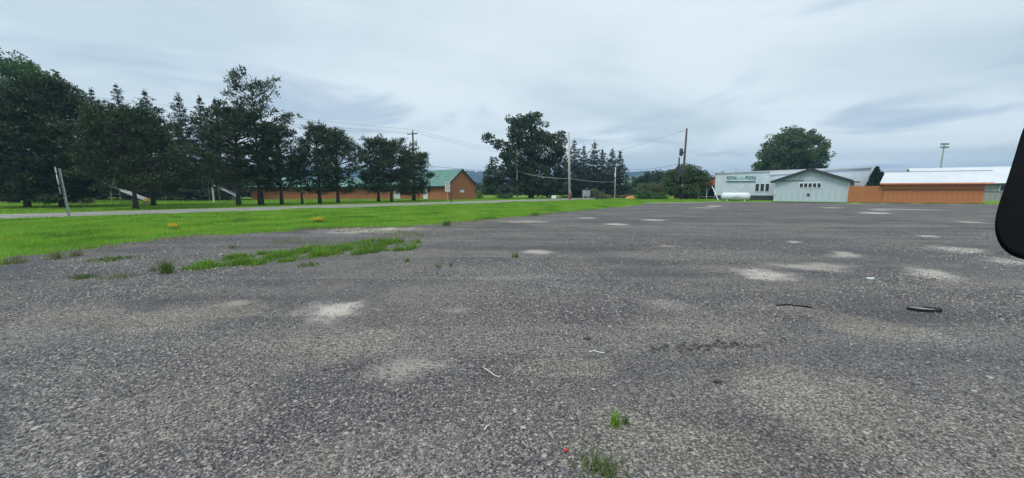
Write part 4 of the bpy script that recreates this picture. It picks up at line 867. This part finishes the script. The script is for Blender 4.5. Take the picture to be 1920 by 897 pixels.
for lab, px, py, h, s, n, mt in [
 ('round dark dried weed ball near the left verge edge', 105, 486, .20, .06, 160, 'drygrass'), ('upright bushy weed left of the weed strip', 313, 513, .34, .05, 120, 'weed'),
 ('low flat green weed patch left of the upright bushy weed', 207, 488, .08, .22, 320, 'weed'), ('small bright weed patch low at left on bare gravel', 157, 522, .09, .09, 160, 'weed'),
 ('pale wispy weed clump below the flat green patch', 227, 522, .12, .09, 110, 'drygrass'), ('thin grey weed stalk beside the upright bushy weed', 288, 509, .18, .03, 40, 'drygrass'),
 ('dry wispy weed clump at the far left verge corner', 28, 494, .2, .08, 120, 'drygrass'), ('tall wispy weed beside the dried weed ball', 142, 481, .22, .05, 70, 'drygrass'),
 ('lone dark weed left of the thin sandy streak in the middle of the lot', 968, 483, .16, .035, 50, 'weed'), ('small weed right of the strip end, nearest to it', 765, 492, .13, .03, 45, 'weed'),
 ('small dark weed below the strip end', 823, 502, .11, .03, 36, 'weed'), ('tiny weed farthest below the strip end', 845, 500, .12, .02, 24, 'weed'),
 ('small weed patch hugging the lower edge of the weed strip', 577, 499, .10, .10, 120, 'weed'), ('dark weed on the verge corner by the bare dirt', 838, 424, .32, .07, 110, 'weed'),
 ('small dry weed on gravel above the weed strip', 435, 466, .16, .05, 50, 'drygrass'), ('weed bunch at the verge edge near the far lot', 1003, 405, .25, .12, 110, 'weed')]:
    weed(lab, px, py, h, s, n, mt)
def flowers(label, px, py, hw, n, seed):
    p = G(px, py); r = np.random.default_rng(seed); k = hw/F*p.y; t = thing('flower_clump', label, 'flowers', p, 0, 'yellow flowers in the verge')
    b = np.stack([r.normal(0, k*.5, n), r.normal(0, k*.35, n), np.full(n, .0)], 1); h = r.uniform(.14, .26, n)
    link('stems', blades('stems', np.repeat(b, 2, 0), np.repeat(h, 2), np.zeros(2*n), np.full(2*n, .012), r), 'weed', t)
    c = np.repeat(b+np.stack([np.zeros(n), np.zeros(n), h], 1), 6, 0); an = np.tile(np.arange(6)*1.047, n); dv = np.stack([np.cos(an), np.sin(an), np.full(6*n, .5)], 1)
    link('petals', leaves('petals', c, dv, np.full(6*n, .035), np.full(6*n, .03), r), 'yellow', t)['kind'] = 'stuff'
flowers('bright yellow flower clump in the verge grass', 597, 419, 12, 90, 1); flowers('sparse pale yellow flower clump farther left in the verge grass', 326, 432, 10, 34, 2)

# ------------------------------------------------------------------ loose stones
def stones(n, seed, ymax, smin, smax, bright, name, label):
    r = np.random.default_rng(seed); out = []; got = 0; lo = lot
    while got < n:
        dist = 2.0*np.exp(r.uniform(0, math.log(ymax/2.0), 200000)); P = np.stack([r.uniform(-1.32, 1.32, 200000)*dist, dist*1.0], 1)
        keep = inside(P, lo) & (r.random(200000) < np.clip(.55+.6*snoise(P, 1.2, seed), .08, 1)); out.append(P[keep]); got += keep.sum()
    P = np.concatenate(out)[:n]; s = (smin*np.exp(r.uniform(0, 1, n)**2.2*math.log(smax/smin)))*np.clip(P[:, 1]/4, .8, 2.2)**.45
    oct_ = np.array([(1,0,0),(0,1,0),(-1,0,0),(0,-1,0),(0,0,1),(0,0,-1)], float)
    a = r.uniform(0, 6.283, n); V = oct_[None]*(1+r.uniform(-.35, .35, (n, 6, 3)))*np.stack([s*r.uniform(.7, 1.3, n), s*r.uniform(.6, 1.0, n), s*r.uniform(.35, .7, n)], 1)[:, None, :]
    V += r.normal(0, .15, (n, 6, 3))*s[:, None, None]; ca, sa = np.cos(a)[:, None], np.sin(a)[:, None]
    X = V[..., 0]*ca-V[..., 1]*sa; Y = V[..., 0]*sa+V[..., 1]*ca
    V = np.stack([X+P[:, 0:1], Y+P[:, 1:2], V[..., 2]+s[:, None]*.22+.004], 2).reshape(-1, 3)
    tri = np.array([(0,1,4),(1,2,4),(2,3,4),(3,0,4)]); Fc = (tri[None]+(np.arange(n)*6)[:, None, None]).reshape(-1, 3)
    me = bpy.data.meshes.new(name); me.vertices.add(len(V)); me.vertices.foreach_set('co', V.astype(np.float32).ravel())
    me.loops.add(Fc.size); me.loops.foreach_set('vertex_index', Fc.astype(np.int32).ravel()); me.polygons.add(len(Fc)); me.polygons.foreach_set('loop_start', np.arange(0, Fc.size, 3, dtype=np.int32))
    me.update(calc_edges=True); return tag(link(name, me, bright), label, 'gravel', kind='stuff')
def stone_mat():
    m, t, b = newmat('loose_gravel'); g = N(t, 'ShaderNodeNewGeometry'); b.inputs['Roughness'].default_value = .85; b.inputs['Specular IOR Level'].default_value = .2
    t.links.new(ramp(t, g.outputs['Random Per Island'], [(0, (.05,.049,.055)), (.3, (.12,.118,.128)), (.6, (.20,.192,.182)), (.85, (.265,.25,.225)), (1, (.35,.335,.31))]), b.inputs['Base Color']); return m
M['loose'] = stone_mat()
stones(150000, 31, 16, .0052, .017, 'loose', 'loose_gravel', 'loose grey and tan gravel stones covering the lot')
def rock(label, px, py, s, mat, name='stone', cat='stone', flat=.5):
    p = G(px, py); r = random.Random(int(px*3+py)); bm = bmesh.new(); bmesh.ops.create_icosphere(bm, subdivisions=2, radius=s)
    for v in bm.verts: v.co *= 1+r.uniform(-.22, .22); v.co.z = v.co.z*flat; v.co.x *= 1.25
    zmin = min(v.co.z for v in bm.verts)
    for v in bm.verts: v.co.z -= zmin*.75
    me = bpy.data.meshes.new(name); bm.to_mesh(me); bm.free(); o = link(name, me, mat); o.location = p+Vector((0,0,.002)); o.rotation_euler = (0,0,r.uniform(0,6)); return tag(o, label, cat, 'single stones on the lot')
for lab, px, py, s, mt in [('pale flat stone in the left foreground, brightest there', 180, 752, .015, 'pale_stone'), ('pale oblong stone at the lower left edge', 68, 806, .019, 'pale_stone'),
 ('pale stone below the big sandy patch, left of centre', 650, 815, .015, 'pale_stone'), ('white stone chip in the centre foreground', 965, 771, .015, 'pale_stone'), ('pale round stone at the bottom centre', 980, 804, .017, 'pale_stone'),
 ('white stone on the gravel behind the weed strip', 414, 480, .05, 'pale_stone'), ('dark stone right of the thin curved straw', 1100, 637, .03, 'dark_stone'), ('dark stone left of the rough dark gravel ridge', 1345, 718, .028, 'dark_stone'),
 ('white stone right of the blue-grey patch at right', 1855, 710, .021, 'pale_stone'), ('white stone chip near the right picture edge', 1826, 736, .019, 'pale_stone'), ('pale stone right of the bottom grass tufts', 1623, 814, .016, 'pale_stone')]:
    rock(lab, px, py, s, mt)
# ridge of coarse dark stones
pR = G(1325, 652); r = random.Random(4); mb = MB()
for i in range(140):
    c = Vector((r.gauss(0, .34), r.gauss(0, .05), 0)); c.y += c.x*.14; s = r.uniform(.010, .026); a_ = r.uniform(0, 6.28)
    vs = [(c.x+math.cos(a_+k*1.571)*s*r.uniform(.7,1.3), c.y+math.sin(a_+k*1.571)*s*r.uniform(.6,1.1), .004+r.uniform(0,.006)) for k in range(4)]+[(c.x+r.gauss(0,s*.2), c.y+r.gauss(0,s*.2), s*r.uniform(.7,1.3))]
    mb.add(vs, [(0,1,4),(1,2,4),(2,3,4),(3,0,4),(3,2,1,0)])
o = mb.build('stone_ridge', 'dark_stone'); o.location = pR; tag(o, 'low ridge of coarse dark stones scraped up on the gravel', 'gravel', kind='stuff')
# ------------------------------------------------------------------ litter
p = G(1732, 584); t = thing('rubber_flap', 'flat piece of dusty black rubber lying on the gravel at right', 'litter', p, R(-6))
pol = [(-.175,.03),(-.12,.10),(.04,.06),(.15,.0),(.17,-.05),(.08,-.07),(-.09,-.05)]
def flat(mb, poly, z0, z1): n = len(poly); mb.add([(x,y,z0) for x,y in poly]+[(x,y,z1) for x,y in poly], [tuple(range(n))[::-1], tuple(range(n,2*n))]+[(i,(i+1)%n,(i+1)%n+n,i+n) for i in range(n)]); return mb
flat(MB(), pol, .006, .030).build('flap', 'rubber', t); flat(MB(), [(x*.80-.025, y*.62+.004) for x, y in pol], .0305, .034).build('dusty_face', 'tread_grey', t)
MB().tube([(-.175,.03,.034),(-.09,-.05,.036),(.08,-.07,.036),(.17,-.05,.04),(.15,.0,.045),(.04,.06,.04)], .009, 6).build('rolled_rim', 'rubber', t)
def thin(name, label, cat, pts_px, r_, mat, z=.012):
    P_ = [G(*q) for q in pts_px]; b = P_[0].copy(); o = MB().tube([(q-b)+Vector((0,0,z+(.008 if i % 2 else 0))) for i, q in enumerate(P_)], r_, 6).build(name, mat); o.location = b; return tag(o, label, cat)
thin('black_strap', 'thin black strap curving on the gravel left of the rubber flap', 'litter', [(1455,574.5),(1475,573.6),(1492,575),(1508,577),(1522,579)], .011, 'rubber')
thin('stick', 'pale straight twig on the gravel in the centre foreground', 'stick', [(908,693),(918,701),(928,707),(937,711.5)], .0055, 'stick')
thin('straw', 'thin curved white straw on the gravel right of the pale twig', 'litter', [(1105,662.5),(1113,661.5),(1124,663),(1133,666)], .005, 'white')
thin('stick', 'short grey twig below the pale straight twig', 'stick', [(908,810),(913,805),(917,801)], .006, 'stick')
p = G(1632, 524); o = flat(MB(), [(-.07,-.02),(-.02,-.05),(.05,-.03),(.075,.03),(.01,.015),(-.05,.04)], .008, .03).build('paper_scrap', 'white'); o.location = p; tag(o, 'crumpled white paper scrap on gravel at right, above the rubber flap', 'litter')
p = G(1060, 849); o = flat(MB(), [(-.012,-.006),(.0,-.010),(.014,-.002),(.008,.009),(-.006,.006)], .012, .02).build('plastic_scrap', 'red'); o.location = p; tag(o, 'tiny red plastic scrap left of the bottom grass tuft', 'litter')

# ------------------------------------------------------------------ the car the picture is taken from
t = thing('car', 'dark car whose black side mirror reaches in at the right picture edge', 'car', (0, .36, 0))
Ym_ = .55
outl = [(1921,236),(1906,287),(1891,335),(1878,372),(1869,402),(1866,428),(1872,453),(1885,471),(1903,482),(1928,489),(1990,497),(2050,482),(2080,420),(2078,300),(2055,205),(2010,178),(1950,190)]
P_ = [At(px, py, Ym_) for px, py in outl]; cen = sum(P_, Vector())/len(P_)
import itertools
def smooth_loop(P_, it=2):
    for _ in range(it):
        Q = []
        for i in range(len(P_)): a_, b_ = P_[i], P_[(i+1) % len(P_)]; Q += [a_.lerp(b_, .25), a_.lerp(b_, .75)]
        P_ = Q
    return P_
P_ = smooth_loop(P_); n = len(P_); vs = []; fs = []
mdir = Vector((cen.x, cen.y, 0)).normalized()+Vector((.12, 0, 0))
rings = [(.86, -.018), (.95, -.020), (.985, -.012), (1.0, 0), (.99, .03), (.90, .075), (.70, .105), (.35, .12)]
for sc_, dy in rings:
    for q in P_: e = cen+(q-cen)*sc_+mdir*dy; vs.append((e.x, e.y-.36, e.z))
for j in range(len(rings)-1):
    for i in range(n): fs.append((j*n+i, j*n+(i+1) % n, (j+1)*n+(i+1) % n, (j+1)*n+i))
fs.append(tuple(range((len(rings)-1)*n, len(rings)*n)))
mm = MB().add(vs, fs); hs = mm.build('side_mirror', 'black', t, True)
g_ = MB(); g_.add([(cen+(q-cen)*.862+mdir*-.0165-Vector((0, .36, 0))) for q in P_]+[(cen+(q-cen)*.862+mdir*-.010-Vector((0, .36, 0))) for q in P_], [tuple(range(n)), tuple(range(n, 2*n))]); g_.build('mirror_back', 'black', hs)
MB().tube([(cen.x+.07, .21, cen.z-.06), (cen.x+.12, .12, 1.22), (cen.x+.10, .03, 1.0)], [.035, .04, .05], 10).build('mirror_arm', 'black', hs)
d_ = MB().prism([(-.75,.34),(.62,.34),(.70,.60),(.80,1.06),(-.75,1.06)], -.05, .05).build('door', 'carpaint', t); MB().box(-.6, -.4, .052, .08, .86, .90).build('door_handle', 'black', d_)
MB().prism([(.83,1.03),(1.75,.92),(1.9,.55),(1.72,.55),(1.66,.66),(1.52,.74),(1.34,.74),(1.18,.66),(1.08,.50),(1.04,.34),(.66,.34)], -.05, .05).build('fender', 'carpaint', t)
MB().slab((.83,-.051,1.03), (1.75,-.051,.92), (1.75,-1.5,.94), (.83,-1.5,1.05), .03).build('hood', 'carpaint', t)
w_ = MB().tube([(1.42,-.14,.34),(1.42,-.12,.34),(1.42,.02,.34),(1.42,.04,.34)], [.29,.34,.34,.29], 28).build('tyre', 'rubber', t)
MB().tube([(1.42,.041,.34),(1.42,.055,.34)], [.22,.20], 20).build('rim', 'galv', w_)
MB().box(-.75, 1.0, -1.4, -.06, .28, .336).build('floor_pan', 'rubber', t)
for x_ in (-.6,): 
    w_ = MB().tube([(x_-.9,-.14,.34),(x_-.9,-.12,.34),(x_-.9,.02,.34),(x_-.9,.04,.34)], [.29,.34,.34,.29], 28).build('tyre', 'rubber', t)
    MB().prism([(-1.9,.34),(-.76,.34),(-.76,1.06),(-1.9,1.0)], -.20, -.145).build('rear_panel', 'carpaint', t)

# ------------------------------------------------------------------ haze
m, tt, b = newmat('haze'); tt.nodes.remove(b); pv = N(tt, 'ShaderNodeVolumePrincipled'); pv.inputs['Color'].default_value = (.36, .63, 1.0, 1); pv.inputs['Density'].default_value = .00050; pv.inputs['Anisotropy'].default_value = .2
tt.links.new(pv.outputs[0], tt.nodes['Material Output'].inputs['Volume']); M['haze'] = m
hz = MB().box(-1850, 1850, -350, 1650, -3.5, 68).build('haze', 'haze'); tag(hz, 'thin pale summer haze over the whole place', 'haze', kind='stuff')
